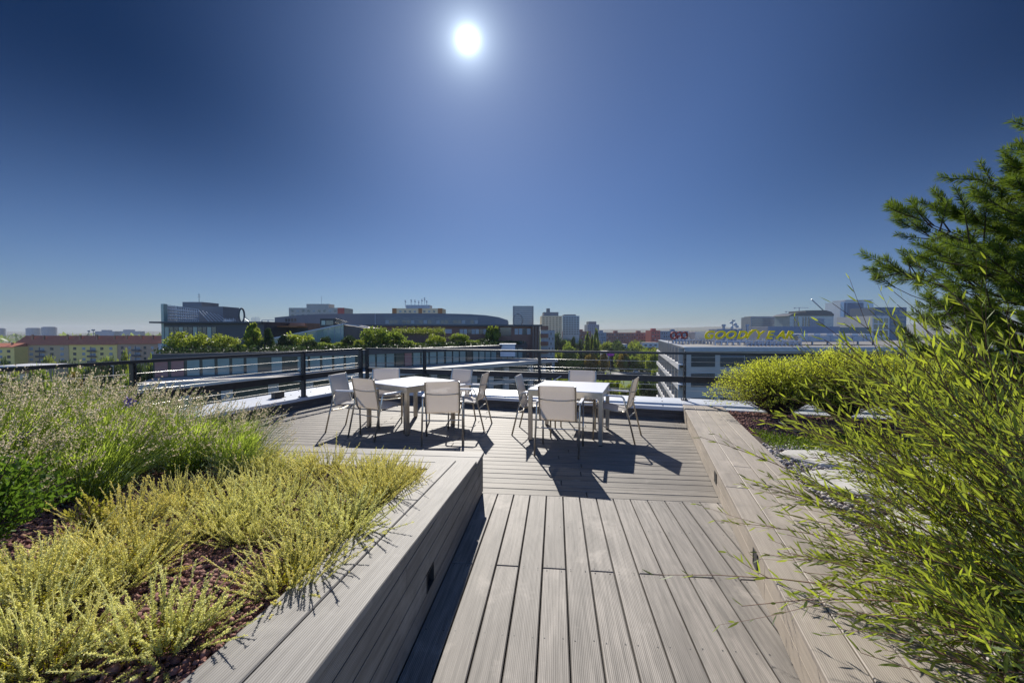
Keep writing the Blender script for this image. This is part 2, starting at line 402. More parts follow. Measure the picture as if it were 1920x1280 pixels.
# corner of the inner faces
cx = (-7.48 + .396 * 8.24) / (1 + .396 * .333); cy = back_curb(cx); corner = Vector((cx, cy, 0))
Ld = Vector((.396, 1, 0)).normalized(); Bd = Vector((1, -.333, 0)).normalized()
Lout = Vector((-Ld.y, Ld.x, 0)); Bout = Vector((-Bd.y, Bd.x, 0))
ZT = .215
la = Vector((left_curb(-2.5), -2.5, 0))
parapet('low metal-topped parapet along the left edge of the terrace, partly behind lavender', la, corner, Lout, .95, ZT)
be = Vector((7.6, back_curb(7.6), 0))
parapet('low dark-clad parapet with pale metal coping across the far edge of the terrace', corner + Bd * 0, be, Bout, 1.05, ZT)
# filler of the corner between both copings
mb = MB(); p0 = corner; p1 = corner + Lout * .95; p2 = corner + Bout * 1.05
k2 = p1 + Ld * 1.15
mb.prism([(p0.x, p0.y), (p1.x, p1.y), (k2.x, k2.y), (p2.x, p2.y)], -1.2, ZT - .004)
tag(mb.build('coping_corner', M['metal']), 'metal plate closing the corner between the two parapets of the terrace', 'coping')

# ---- railings
ZR = 1.14
def railing(label, a, b_, posts, flip=1):
    a = Vector(a); b_ = Vector(b_); d = (b_ - a).normalized(); side = Vector((-d.y, d.x, 0)) * flip
    t = thing('railing', label, 'railing', (a.x, a.y, ZT), absolute=True)
    L = (b_ - a).length
    MB().frame(a, d, side, UP, (0, -.03, ZR - .045), (L, .03, ZR)).build('top_rail', M['black'], t, bevel=.003)
    MB().frame(a, d, side, UP, (0, -.05, .65), (L, .012, .675)).frame(a, d, side, UP, (0, -.014, .555), (L, .014, .6495)).build('mid_rail', M['black'], t)
    for z in (.955, .79, .735 - .02, .50, .40):
        MB().tube([a + UP * z, b_ + UP * z], .004, 6).build('cable', M['cable'], t, smooth=True)
    for s in posts:
        p = a + d * s
        o = MB().frame(p, d, side, UP, (-.022, -.06, ZT - .02), (-.008, .03, ZR - .0455)).frame(p, d, side, UP, (.008, -.06, ZT - .02), (.022, .03, ZR - .0455)) \
            .frame(p, d, side, UP, (-.0078, -.05, ZT + .12), (.0078, .02, ZT + .2)).frame(p, d, side, UP, (-.0078, -.05, .7), (.0078, .02, .78)).frame(p, d, side, UP, (-.0078, -.05, .98), (.0078, .02, 1.02)).build('post', M['black'], t)
        q = MB().frame(p, d, side, UP, (-.06, -.07, ZT + .001), (.06, .07, ZT + .012))
        for sx in (-.045, .045):
            for sy in (-.05, .05):
                c = p + d * sx + side * sy + UP * (ZT + .012); q.tube([c, c + UP * .018], .009, 6)
        e = q.build('base_plate', M['bolt']); e.parent = o; e.matrix_parent_inverse = Matrix.Translation(t.location).inverted() @ Matrix.Identity(4)
        e.matrix_parent_inverse = Matrix.Identity(4)
    return t
rc = Vector((-3.62, 9.98, 0)); ra = Vector((-8.30, -1.9, 0)) if False else Vector((-5.70 - .396 * 6.5, 4.63 - 6.5, 0))
rc = Vector((-5.70 + .396 * 5.3, 4.63 + 5.3, 0))
Lr = (rc - ra).length
railing('black steel railing with steel cables along the left side of the terrace', ra, rc, [Lr - .04, Lr - 1.68, Lr - 4.5, Lr - 7.35, Lr - 10.2])
rb0 = Vector((rc.x + .1, 8.95 - .29 * (rc.x + .1), 0)); rb1 = Vector((7.8, 8.95 - .29 * 7.8, 0))
def sx(x): return (x - rb0.x) * math.sqrt(1 + .29 ** 2)
railing('black steel railing with steel cables across the far side of the terrace', rb0, rb1, [.04, sx(-2.0), sx(.585), sx(3.32), sx(6.05)])
# turnbuckle struts at the posts of the far railing
for i, (x, lab) in enumerate(((rb0.x + .05, 'short steel brace rod at the corner posts of the railing'), (.62, 'short steel brace rod beside the railing post behind the right table'))):
    p = Vector((x, 8.95 - .29 * x - .06, 0))
    tag(MB().tube([p + UP * .36, p + Bd * (.22 if i == 0 else .42) + UP * .62], .011, 8).tube([p + UP * .36 - Bd * .02, p + Bd * .1 + UP * .36], .02, 8).build('brace_rod', M['cable'], smooth=True), lab, 'brace')
# dark box on the left coping
c = Vector((left_curb(8.1), 8.1, 0)) + Lout * .42 + UP * ZT
q = MB().frame(c, Ld, Lout, UP, (-.11, -.05, 0), (.11, .05, .11)).frame(c, Ld, Lout, UP, (-.125, -.065, .11), (.125, .065, .125)).frame(c, Ld, Lout, UP, (-.13, -.07, 0), (.13, .07, .01))
tag(q.build('junction_box', M['black'], bevel=.004), 'small black junction box standing on the left metal coping', 'box')

# ---- left planter: sloping bench, cross bench, gravel bed
SL = .065
def ztop(p): return .39 + SL * max(0, (3.955 - (p - O1).dot(D1) - 3.938 + .0))  if False else .392 - SL * min(0, (Vector(p) - C0).dot(D1))
C0 = Vector((-.279, 3.958, 0))
BW = .172
lp = thing('planter', 'left planter with sloping grey timber bench edge holding lavender and heather', 'planter', (C0.x, C0.y, 0), absolute=True)
def slope_board(mb, s0, s1, t0, t1, dz, th, rid, gap=.006):
    vs = []; at = []
    for (zz, ins) in ((-th, 0), (-.004, 0), (0, .004)):
        for (s, t_) in ((s0 + gap / 2 + ins, t0 + gap / 2 + ins), (s1 - gap / 2 - ins, t0 + gap / 2 + ins), (s1 - gap / 2 - ins, t1 - gap / 2 - ins), (s0 + gap / 2 + ins, t1 - gap / 2 - ins)):
            p = C0 + D1 * s + T1 * t_; z = .392 - SL * s + dz + zz
            vs.append(Vector((p.x, p.y, z))); at.append((s + rid * 3.3, t_, rid))
    mb.add(vs, [(0, 1, 5, 4), (1, 2, 6, 5), (2, 3, 7, 6), (3, 0, 4, 7), (4, 5, 9, 8), (5, 6, 10, 9), (6, 7, 11, 10), (7, 4, 8, 11), (8, 9, 10, 11)], at)
mb = MB()
slope_board(mb, -5.6, -.36, -BW, 0.012, 0, .028, 11)
slope_board(mb, -1.38, -.36, -2 * BW, -BW, 0, .028, 12)
slope_board(mb, -5.6, -1.38, -2 * BW, -BW, 0, .028, 13)
# mitred level end board of the cross bench
mb.build('bench_top', M['bench'], lp, attr='buv')
mb = MB()
CW = .178
for r in range(3):
    v1 = -r * CW; v0 = v1 - CW
    uend = .012 if r < 2 else -2 * BW
    board_run(mb, C0, T1, D1, -5.6, uend if r < 2 else uend, v0, v1, .392, .028, 60 + r, [-2.2 + r * .8, -4.2 + r * .3])
# notch: the two far boards reach the corner, the third stops at the long bench
mb.build('cross_bench_top', M['bench'], lp, attr='buv')
# face cladding towards the walkway: boards parallel to the deck, upper one cut to the slope
mb = MB(); th = .024
zs = [0.012, .122, .232, .342, .452, .562, .70, .85]
rec = (-1.75, -1.62, .130, .225)     # light recess: s range, z range
def face_piece(s0, s1, z0, z1, rid):
    """vertical board on the plane t=0, clipped by the sloping top"""
    def cap(s): return .392 - SL * min(s, 0) - .029
    if cap(s0) <= z0 + .004: return
    a1 = min(z1, cap(s0)); b1 = min(z1, cap(s1))
    if b1 <= z0 + .002:
        s1 = (.392 - .029 - z0 - .002) / SL; b1 = z0 + .002
    vs = []; at = []
    for tt in (0, -th):
        for (s, z) in ((s0 + .002, z0 + .003), (s1 - .002, z0 + .003), (s1 - .002, max(z0 + .0035, b1 - .003)), (s0 + .002, a1 - .003)):
            p = C0 + D1 * s + T1 * tt; vs.append(Vector((p.x, p.y, z))); at.append((s + rid, z, rid))
    mb.add(vs, [(0, 1, 2, 3), (7, 6, 5, 4), (0, 4, 5, 1), (1, 5, 6, 2), (2, 6, 7, 3), (3, 7, 4, 0)], at)
for r in range(len(zs) - 1):
    segs = [-5.6, -2.05 if r % 2 else -3.1, 0]
    if r == 1: segs = [-5.6, -3.1, rec[0], 0]
    for i in range(len(segs) - 1):
        s0, s1 = segs[i], segs[i + 1]
        if r == 1 and i == 2:
            s0 = rec[1]
        # break long pieces where the slope cap meets the board
        cut = (.392 - .029 - zs[r + 1]) / SL
        if s0 < cut < s1: face_piece(s0, cut, zs[r], zs[r + 1], 31 + r + i); face_piece(cut, s1, zs[r], zs[r + 1], 31 + r + i)
        else: face_piece(s0, s1, zs[r], zs[r + 1], 31 + r + i)
mb.build('side_cladding', M['bench'], lp, attr='buv')
# inner body
mb = MB()
pl = [C0 + T1 * -.03 + D1 * -.03, C0 + T1 * -.03 + D1 * -5.6, C0 + T1 * -.30 + D1 * -5.6, C0 + T1 * -.30 + D1 * -.03]
vs = []
for z_off, base in ((0, True), (0, False)):
    for p in pl: vs.append(Vector((p.x, p.y, -.03 if base else .392 - SL * (p - C0).dot(D1) - .032)))
mb.add(vs, [(3, 2, 1, 0), (4, 5, 6, 7), (0, 1, 5, 4), (1, 2, 6, 5), (2, 3, 7, 6), (3, 0, 4, 7)])
mb.frame(C0, T1, D1, UP, (-5.6, -.5, -.03), (-.31, -.03, .36))
mb.build('planter_core', M['under'], lp)
mb = MB()
for r in range(3):
    z0, z1 = [.012, .135, .255][r], [.130, .250, .363][r]
    vs = []; at = []
    for yy in (0, -.024):
        for zz in (z0, z1):
            for xx in (-5.6, -.0): p = C0 + T1 * xx + D1 * yy; vs.append(Vector((p.x, p.y, zz))); at.append((xx, zz, 90 + r))
    mb.add(vs, [(0, 1, 3, 2), (4, 6, 7, 5), (0, 4, 5, 1), (2, 3, 7, 6), (0, 2, 6, 4), (1, 5, 7, 3)], at)
mb.build('back_cladding', M['bench'], lp, attr='buv')
def recess(o, du, n, s0, s1, z0, z1, parent):
    """sunken step light: dark box with a thin frame"""
    q = MB(); f = .006
    q.frame(o, du, n, UP, (s0, -.03, z0), (s1, -.026, z1))
    q.frame(o, du, n, UP, (s0 - f, -.0255, z0 - f), (s0, .003, z1 + f)).frame(o, du, n, UP, (s1, -.0255, z0 - f), (s1 + f, .003, z1 + f))
    q.frame(o, du, n, UP, (s0, -.0255, z0 - f), (s1, .003, z0)).frame(o, du, n, UP, (s0, -.0255, z1), (s1, .003, z1 + f))
    return q.build('step_light', M['foot'], parent)
recess(C0, D1, T1, rec[0] + .008, rec[1] - .008, rec[2] + .0, rec[3], lp)
# bed
def bed_z(x, y): 
    s = (Vector((x, y, 0)) - C0).dot(D1); return .392 - SL * min(s, 0) - .045
mb = MB(); nx, ny = 60, 60; vs = []
for j in range(ny + 1):
    for i in range(nx + 1):
        s = -5.6 + (5.6 - .52) * j / ny; t_ = -6.6 + (6.6 - .33) * i / nx; p = C0 + D1 * s + T1 * t_
        vs.append((p.x, p.y, bed_z(p.x, p.y) + .012 * math.sin(p.x * 5.1 + p.y * 3) * math.sin(p.y * 4.3 - p.x)))
mb.add(vs, [(j * (nx + 1) + i, j * (nx + 1) + i + 1, (j + 1) * (nx + 1) + i + 1, (j + 1) * (nx + 1) + i) for j in range(ny) for i in range(nx)])
tag(mb.build('bed_soil', M['soil'], smooth=True), kind='structure')
def rocks(name, pts, size, m, seed, flat=.7):
    """pts (n,3): deformed octahedral stones"""
    rs = np.random.RandomState(seed); n = len(pts)
    ph = (1 + 5 ** .5) / 2
    ico = np.array([(-1, ph, 0), (1, ph, 0), (-1, -ph, 0), (1, -ph, 0), (0, -1, ph), (0, 1, ph), (0, -1, -ph), (0, 1, -ph), (ph, 0, -1), (ph, 0, 1), (-ph, 0, -1), (-ph, 0, 1)], float) / 1.9
    fc = np.array([(0, 11, 5), (0, 5, 1), (0, 1, 7), (0, 7, 10), (0, 10, 11), (1, 5, 9), (5, 11, 4), (11, 10, 2), (10, 7, 6), (7, 1, 8), (3, 9, 4), (3, 4, 2), (3, 2, 6), (3, 6, 8), (3, 8, 9), (4, 9, 5), (2, 4, 11), (6, 2, 10), (8, 6, 7), (9, 8, 1)])
    sz = rs.uniform(size[0], size[1], (n, 1, 1)) / 2
    v = ico[None] * (1 + rs.uniform(-.3, .3, (n, 12, 1))) * rs.uniform(.65, 1.25, (n, 1, 3))
    a = rs.uniform(0, 6.28, n); b_ = rs.uniform(-.6, .6, n); ca, sa, cb, sb = np.cos(a), np.sin(a), np.cos(b_), np.sin(b_)
    z_ = v[..., 2] * flat; x_ = v[..., 0] * cb[:, None] - z_ * sb[:, None]; z2 = v[..., 0] * sb[:, None] + z_ * cb[:, None]
    x3 = x_ * ca[:, None] - v[..., 1] * sa[:, None]; y3 = x_ * sa[:, None] + v[..., 1] * ca[:, None]
    v = np.stack([x3, y3, z2], -1) * sz + pts[:, None]
    Fc = (fc[None] + (np.arange(n) * 12)[:, None, None]).reshape(-1, 3)
    me = np_mesh(name, v.reshape(-1, 3), Fc, m, np.repeat(rs.uniform(0, 1, n), 12))
    return me
def tintmat(name, a, b_, rough=.9):
    m, t, b = new_mat(name); at = t.nodes.new('ShaderNodeAttribute'); at.attribute_name = 'tint'
    tcn = t.nodes.new('ShaderNodeTexCoord'); nz = noise(t, tcn.outputs['Object'], 90, 3)
    c = mixc(t, at.outputs['Fac'], a, b_); t.links.new(mixc(t, ramp(t, nz, .35, .75), c, tuple(x * .5 for x in a)), b.inputs['Base Color'])
    b.inputs['Roughness'].default_value = rough; b.inputs['Specular IOR Level'].default_value = .3
    return m
M['lavat'] = tintmat('lava_stones', (.19, .08, .065), (.40, .22, .18)); M['pebt'] = tintmat('pebbles', (.38, .34, .32), (.66, .62, .59))
rs = np.random.RandomState(3)
n = 15000
s = -3.2 * rs.rand(n) ** .8 - .5; t_ = -.35 - 2.3 * rs.rand(n) ** 1.2
px = C0.x + D1.x * s + T1.x * t_; py = C0.y + D1.y * s + T1.y * t_
pz = .392 - SL * np.minimum(s, 0) - .045 + rs.uniform(-.002, .012, n)
tag(link('lava_gravel', rocks('lava_gravel', np.stack([px, py, pz], 1), (.014, .036), M['lavat'], 5)), 'loose dark red lava gravel covering the left planter bed between the heather', 'gravel', kind='stuff')

# ---- right planter: pale timber bench edge, four boards wide
rp = thing('planter', 'right planter with wide pale timber edge holding willow, shrubs and gravel', 'planter', (3.0, 7.25, 0), absolute=True)
RD = Vector((.317, 1, 0)).normalized(); RT = Vector((RD.y, -RD.x, 0)); RO = Vector((rb_face(7.30), 7.30, 0)); HR = .252; RBW = .158
mb = MB()
for r in range(4):
    sp = [[-4.05], [-3.45, -1.0], [-4.6], [-3.1]][r]
    board_run(mb, RO, RD, RT, -9.0, -.02, r * RBW - (.01 if r == 0 else 0), (r + 1) * RBW, HR, .028, 140 + r, sp, gap=.005)
mb.build('bench_top', M['bench_pale'], rp, attr='buv')
mb = MB()
for r in range(2):
    for (s0, s1) in ((-9, -5.2), (-5.2, -1.0 if r else -2.4), (-1.0 if r else -2.4, -.02)):
        z0, z1 = ((.01, .112), (.116, .222))[r]; vs = []; at = []
        for yy in (0, .024):
            for zz in (z0, z1):
                for xx in (s0 + .003, s1 - .003): vs.append(RO + RD * xx + RT * yy + UP * zz); at.append((xx, zz, 170 + r + s0))
        mb.add(vs, [(0, 1, 3, 2), (4, 6, 7, 5), (0, 4, 5, 1), (2, 3, 7, 6), (0, 2, 6, 4), (1, 5, 7, 3)], at)
mb.build('side_cladding', M['bench_face'], rp, attr='buv')
MB().frame(RO, RD, RT, UP, (-9, .03, -.03), (-.02, .6, .221)).build('planter_core', M['under'], rp)
for sy in (-3.55, -5.05, -6.35):
    q = MB().frame(RO, RD, RT, UP, (sy, -.004, .10), (sy + .085, .0, .19)).frame(RO, RD, RT, UP, (sy - .008, -.007, .092), (sy + .093, -.0042, .10)).frame(RO, RD, RT, UP, (sy - .008, -.007, .19), (sy + .093, -.0042, .198)).frame(RO, RD, RT, UP, (sy - .008, -.007, .10), (sy, -.0042, .19)).frame(RO, RD, RT, UP, (sy + .085, -.007, .10), (sy + .093, -.0042, .19))
    q.build('step_light', M['foot'], rp)
def rbed(s, t_): return RO + RD * s + RT * t_
mb = MB(); mb.add([rbed(-9, .6) + UP * .18, rbed(-9, 9) + UP * .18, rbed(.9, 9) + UP * .18, rbed(.9, .6) + UP * .18], [(0, 1, 2, 3)])
tag(mb.build('planter_soil', M['soil']), kind='structure')
# strip of soil/coping joint at the back: lava gravel, then moss, pebbles, slabs
n = 5200; s = rs.uniform(-1.75, .0, n); t_ = .64 + rs.rand(n) ** 1.3 * 4
P_ = np.stack([RO.x + RD.x * s + RT.x * t_, RO.y + RD.y * s + RT.y * t_, np.full(n, .188) + rs.uniform(-.002, .01, n)], 1)
tag(link('red_gravel', rocks('red_gravel', P_, (.02, .045), M['lavat'], 8)), 'patch of dark red gravel under the yellow-green bushes at the end of the right planter', 'gravel', kind='stuff')
n = 11000; s = rs.uniform(-6.2, -2.25, n); t_ = .64 + rs.rand(n) * 3.2
P_ = np.stack([RO.x + RD.x * s + RT.x * t_, RO.y + RD.y * s + RT.y * t_, np.full(n, .188) + rs.uniform(-.002, .012, n)], 1)
tag(link('pale_gravel', rocks('pale_gravel', P_, (.02, .05), M['pebt'], 9)), 'pale grey pebbles covering the right planter around the stone slabs', 'gravel', kind='stuff')
def slab(label, s, t_, a, b_, seed):
    r = random.Random(seed); c = rbed(s, t_); n = 9; pts = []
    for i in range(n):
        an = 2 * math.pi * i / n + r.uniform(-.2, .2); k = r.uniform(.85, 1.1)
        pts.append(c + RD * math.cos(an) * a * k + RT * math.sin(an) * b_ * k)
    vs = [Vector((p.x, p.y, .17)) for p in pts] + [Vector((p.x, p.y, .215 + r.uniform(-.004, .004))) for p in pts] + [Vector((p.x, p.y, .223)) + (c - p) * .06 for p in pts]
    for v_ in vs[18:]: v_.z = .224 + r.uniform(-.002, .004)
    fs = [(i, (i + 1) % n, n + (i + 1) % n, n + i) for i in range(n)] + [(n + i, n + (i + 1) % n, 2 * n + (i + 1) % n, 2 * n + i) for i in range(n)] + [tuple(range(2 * n, 3 * n))]
    tag(MB().add(vs, fs).build('stone_slab', M['slab']), label, 'stone slab', 'pale stone slabs laid in the right planter')
slab('pale stone slab nearest the moss in the right planter', -2.75, 1.25, .30, .50, 1)
slab('long pale stone slab in the middle of the pebbles, beside the bench boards', -3.5, 1.15, .36, .42, 2)
slab('pale stone slab deeper in the pebbles behind the willow tips', -3.1, 2.3, .42, .5, 3)
slab('small pale stone slab closest to the camera, under the willow leaves', -4.35, 1.35, .3, .4, 4)
tw = rbed(-2.72, 1.12) + UP * .232
tag(MB().tube([tw, tw + RD * .08 + RT * .08 + UP * .005, tw + RD * .10 + RT * .22 + UP * .003], [.008, .007, .003], 6).tube([tw + RD * .06 + RT * .06, tw + RD * .13 + RT * .1 + UP * .03], [.005, .002], 5).build('fallen_twig', M['foot']), 'dark forked twig lying on the pale stone slab', 'twig')

# ------------------------------------------------------------------ tables
def make_table(name, label, c, ang, wx, wy, group):
    t = thing(name, label, 'table', (c[0], c[1], 0), ang, group)
    H = .728
    MB().box((-wx / 2, -wy / 2, H - .012), (wx / 2, wy / 2, H)).build('table_top', M['white'], t, bevel=.003)
    q = MB(); x, y = wx / 2, wy / 2
    q.box((-x, -y, H - .032), (x, -y + .02, H - .0125)).box((-x, y - .02, H - .032), (x, y, H - .0125)).box((-x, -y + .02, H - .032), (-x + .02, y - .02, H - .0125)).box((x - .02, -y + .02, H - .032), (x, y - .02, H - .0125))
    q.box((-x + .058, -y + .006, H - .10), (x - .058, -y + .018, H - .0325)).box((-x + .058, y - .018, H - .10), (x - .058, y - .006, H - .0325))
    q.box((-x + .006, -y + .058, H - .10), (-x + .018, y - .058, H - .0325)).box((x - .018, -y + .058, H - .10), (x - .006, y - .058, H - .0325))
    q.build('table_frame', M['steel'], t)
    lg = None
    for sx_ in (-1, 1):
        for sy in (-1, 1):
            cx_, cy_ = sx_ * (x - .03), sy * (y - .03)
            o = MB().box((-.0275, -.0275, .012), (.0275, .0275, H - .0325)).build('leg', M['steel'], t, bevel=.002) if lg is None else lg.copy()
            if lg is None: lg = o
            else: COL.objects.link(o); o.parent = t
            o.location = (cx_, cy_, 0)
            f = MB().box((-.022, -.022, 0), (.022, .022, .012)).build('foot_cap', M['foot'], o)
    return t
make_table('patio_table', 'white square table with steel legs standing cornerwise, left of the two', (-1.6468, 6.797), R(53.4), 1.02, 1.0, 'white patio tables')
make_table('patio_table', 'white square table with steel legs in front of the far railing, right of the two', (.885, 6.21), R(-18), 1.04, 1.08, 'white patio tables')

# ------------------------------------------------------------------ chairs
def make_chair():
    t = thing('patio_chair', '', 'chair')
    def arc(p0, p1, p2, n=5):
        p0, p1, p2 = Vector(p0), Vector(p1), Vector(p2)
        return [p0 * (1 - k / n) ** 2 + p1 * 2 * (k / n) * (1 - k / n) + p2 * (k / n) ** 2 for k in range(n + 1)]
    for sgn in (-1, 1):
        x = sgn * .272
        a = MB().tube([(x, .235, 0), (x, .225, .60)] + arc((x, .225, .60), (x, .222, .640), (x, .185, .640)), .0125, 8)
        l = a.build('leg', M['frame'], t, smooth=True)
        b_ = MB().tube([(x, -.345, 0), (x, -.20, .59)] + arc((x, -.20, .59), (x, -.188, .640), (x, -.15, .640)), .0125, 8)
        b_.build('leg', M['frame'], t, smooth=True)
        MB().frame((x, 0, 0), Vector((1, 0, 0)), Vector((0, 1, 0)), UP, (-.019, -.165, .641), (.019, .215, .655)).tube([(x, -.15, .640), (x, .19, .640)], .0122, 8).build('arm_rest', M['white'], t, bevel=.003)
    def rail(x):
        return [Vector((x, .25, .438)), Vector((x, .235, .452)), Vector((x, .0, .432)), Vector((x, -.16, .415))] + arc((x, -.16, .415), (x, -.205, .408), (x, -.222, .46)) + [Vector((x, -.262, .66)), Vector((x, -.305, .855)), Vector((x, -.312, .868))]
    q = MB()
    for sgn in (-1, 1): q.tube(rail(sgn * .228), .0115, 8)
    q.tube([(-.272, .10, .437), (.272, .10, .437)], .009, 6)
    q.tube([(-.272, -.262, .335), (-.20, -.25, .335), (0, -.225, .322), (.20, -.25, .335), (.272, -.262, .335)], .009, 6)
    q.build('sling_frame', M['frame'], t, smooth=True)
    q = MB().tube([(-.225, -.272, .70), (-.12, -.298, .693), (0, -.310, .690), (.12, -.298, .693), (.225, -.272, .70)], .008, 6)
    q.build('back_bar', M['frame'], t, smooth=True)
    pr = rail(0)
    def cloth(name, pts, sag):
        nx = 8; vs = []; fs = []
        for j, p in enumerate(pts):
            w_ = math.sin(math.pi * j / (len(pts) - 1)) ** .5 if 0 < j < len(pts) - 1 else .25
            d = (pts[min(j + 1, len(pts) - 1)] - pts[max(j - 1, 0)]).normalized(); nn = d.cross(Vector((1, 0, 0))).normalized()
            for i in range(nx + 1):
                u = i / nx; s_ = math.sin(math.pi * u) * sag * w_
                vs.append(Vector(((u - .5) * .452, p.y, p.z)) + nn * s_ )
        for j in range(len(pts) - 1):
            for i in range(nx): fs.append((j * (nx + 1) + i, j * (nx + 1) + i + 1, (j + 1) * (nx + 1) + i + 1, (j + 1) * (nx + 1) + i))
        o = MB().add(vs, fs).build(name, M['sling'], t, smooth=True)
        so_ = o.modifiers.new('solid', 'SOLIDIFY'); so_.thickness = .003
        return o
    seat_pts = [pr[0], pr[1], Vector((0, .12, .442)), pr[2], Vector((0, -.10, .421)), pr[3], pr[5]]
    back_pts = [pr[5], pr[7], pr[8], pr[9], Vector((0, -.242, .56)), pr[10], Vector((0, -.284, .76)), pr[11], pr[12]]
    cloth('seat', seat_pts, .018); cloth('backrest', back_pts, .012)
    return t
chair0 = make_chair()
chairs = [  # rear feet centre, facing azimuth, label
    ((.54, 5.06), 15, 'white mesh armchair nearest the camera, its back turned, in front of the right table'),
    ((1.80, 5.90), -64, 'white mesh armchair at the right end, seen in profile facing the right table'),
    ((.06, 6.42), 103, 'white mesh armchair between the tables, facing right towards the right table'),
    ((1.22, 7.16), 197, 'white mesh armchair behind the right table, only its top showing over the table'),
    ((-2.15, 5.88), 30, 'white mesh armchair at the front left side of the left table, seen obliquely from behind'),
    ((-.935, 5.53), -5, 'white mesh armchair before the right corner of the left table, seen from behind'),
    ((-2.80, 6.58), 100, 'white mesh armchair at the far left end of the group, facing right'),
    ((-2.27, 7.50), 166, 'white mesh armchair behind the left corner of the left table, facing the camera'),
    ((-.86, 7.38), 214, 'white mesh armchair beyond the right corner of the left table, back to the railing'),
    ((-.385, 6.68), -80, 'white mesh armchair at the right side of the left table, seen edge-on facing left'),
]
for i, ((x, y), az, lab) in enumerate(chairs):
    o = chair0 if i == 0 else copy_tree(chair0)
    a = R(az); f = Vector((math.sin(a), math.cos(a), 0)); c = Vector((x, y, 0)) + f * .345
    o.location = c; o.rotation_euler = (0, 0, -a); tag(o, lab, 'chair', 'white mesh armchairs around the patio tables')
# ------------------------------------------------------------------ the city around
M['street'] = mat('street_ground', (.05, .07, .025), (.075, .085, .04), rough=1, scale=.05)
M['asphalt'] = mat('asphalt', (.07, .07, .075), (.055, .055, .06), rough=.9, scale=.5)
M['paleroad'] = mat('pale_paving', (.34, .32, .29), (.28, .27, .25), rough=.9, scale=.3)
M['lawn'] = mat('lawn', (.10, .15, .03), (.075, .12, .025), rough=1, scale=.2)
M['hill'] = mat('hill_cover', (.045, .06, .03), (.10, .095, .085), rough=1, scale=.012)
def sheet(name, pts, z, m):
    o = MB().add([(p[0], p[1], z) for p in pts], [tuple(range(len(pts)))]).build(name, m); tag(o, kind='structure'); return o
gm = MB(); rr = [0, 60, 200, 500, 1100, 2400, 4800, 7500]; na = 48; vs = [(0, 0, GZ)]; fs = []
for r_ in rr[1:]:
    for k in range(na): vs.append((r_ * math.cos(k * 2 * math.pi / na), r_ * math.sin(k * 2 * math.pi / na), GZ))
for k in range(na): fs.append((0, 1 + k, 1 + (k + 1) % na))
for i in range(len(rr) - 2):
    for k in range(na): a = 1 + i * na + k; b_ = 1 + i * na + (k + 1) % na; fs.append((a, a + na, b_ + na, b_))
tag(gm.add(vs, fs).build('ground', M['street']), kind='structure')
def gpt(px, py): p = G(px, py, GZ); return (p.x, p.y)
def strip(name, c, wd, z, m):
    """road strip along ground points"""
    pts = [Vector((*gpt(*q), 0)) for q in c]; L_, R_ = [], []
    for i, p in enumerate(pts):
        d = (pts[min(i + 1, len(pts) - 1)] - pts[max(i - 1, 0)]).normalized(); n_ = Vector((-d.y, d.x, 0))
        L_.append(p + n_ * wd / 2); R_.append(p - n_ * wd / 2)
    n_ = len(pts); o = MB().add([(p.x, p.y, GZ + z) for p in L_ + R_], [(i, n_ + i, n_ + i + 1, i + 1) for i in range(n_ - 1)]).build(name, m); tag(o, kind='structure'); return o
sheet('lawn', [gpt(960, 735), gpt(1260, 735), gpt(1262, 702), gpt(1040, 707), gpt(960, 712)], GZ + .02, M['lawn'])
strip('road', [(900, 693), (1000, 696), (1080, 699), (1150, 702), (1220, 703), (1300, 700)], 11, .04, M['asphalt'])
strip('paved_lane', [(1120, 706), (1156, 700), (1190, 698), (1223, 694), (1262, 689.5)], 9, .06, M['paleroad'])
# hills on the horizon
def hills(name, D, pts, m, seed):
    r = random.Random(seed); vs = []; n_ = 0
    for i in range(len(pts) - 1):
        (x0, y0), (x1, y1) = pts[i], pts[i + 1]
        for k in range(12):
            u = k / 12; px = x0 + (x1 - x0) * u; py = y0 + (y1 - y0) * (u * u * (3 - 2 * u)) + r.uniform(-.35, .35)
            p = W(px, py, D); vs.append((p.x * .93, p.y * .93, GZ - 1)); vs.append((p.x, p.y, p.z)); vs.append((p.x * 1.25, p.y * 1.25, GZ - 1)); n_ += 1
    fs = [(3 * i + a, 3 * (i + 1) + a, 3 * (i + 1) + a + 1, 3 * i + a + 1) for i in range(n_ - 1) for a in (0, 1)]
    tag(MB().add(vs, fs).build(name, m, smooth=True), kind='structure')
hills('hills', 3200, [(-500, 617), (-200, 619), (0, 621), (60, 622.5), (140, 625), (200, 622), (290, 621), (420, 616), (700, 619), (1000, 619), (1080, 618), (1200, 617), (1290, 614), (1345, 612), (1380, 614.5), (1500, 612), (1640, 608), (1900, 606), (2300, 610)], M['hill'], 3)
hills('hills', 1900, [(-500, 625), (-100, 625), (60, 627), (330, 626), (700, 626), (1100, 624), (1300, 619), (1420, 618), (1600, 622), (2300, 622)], M['hill'], 5)

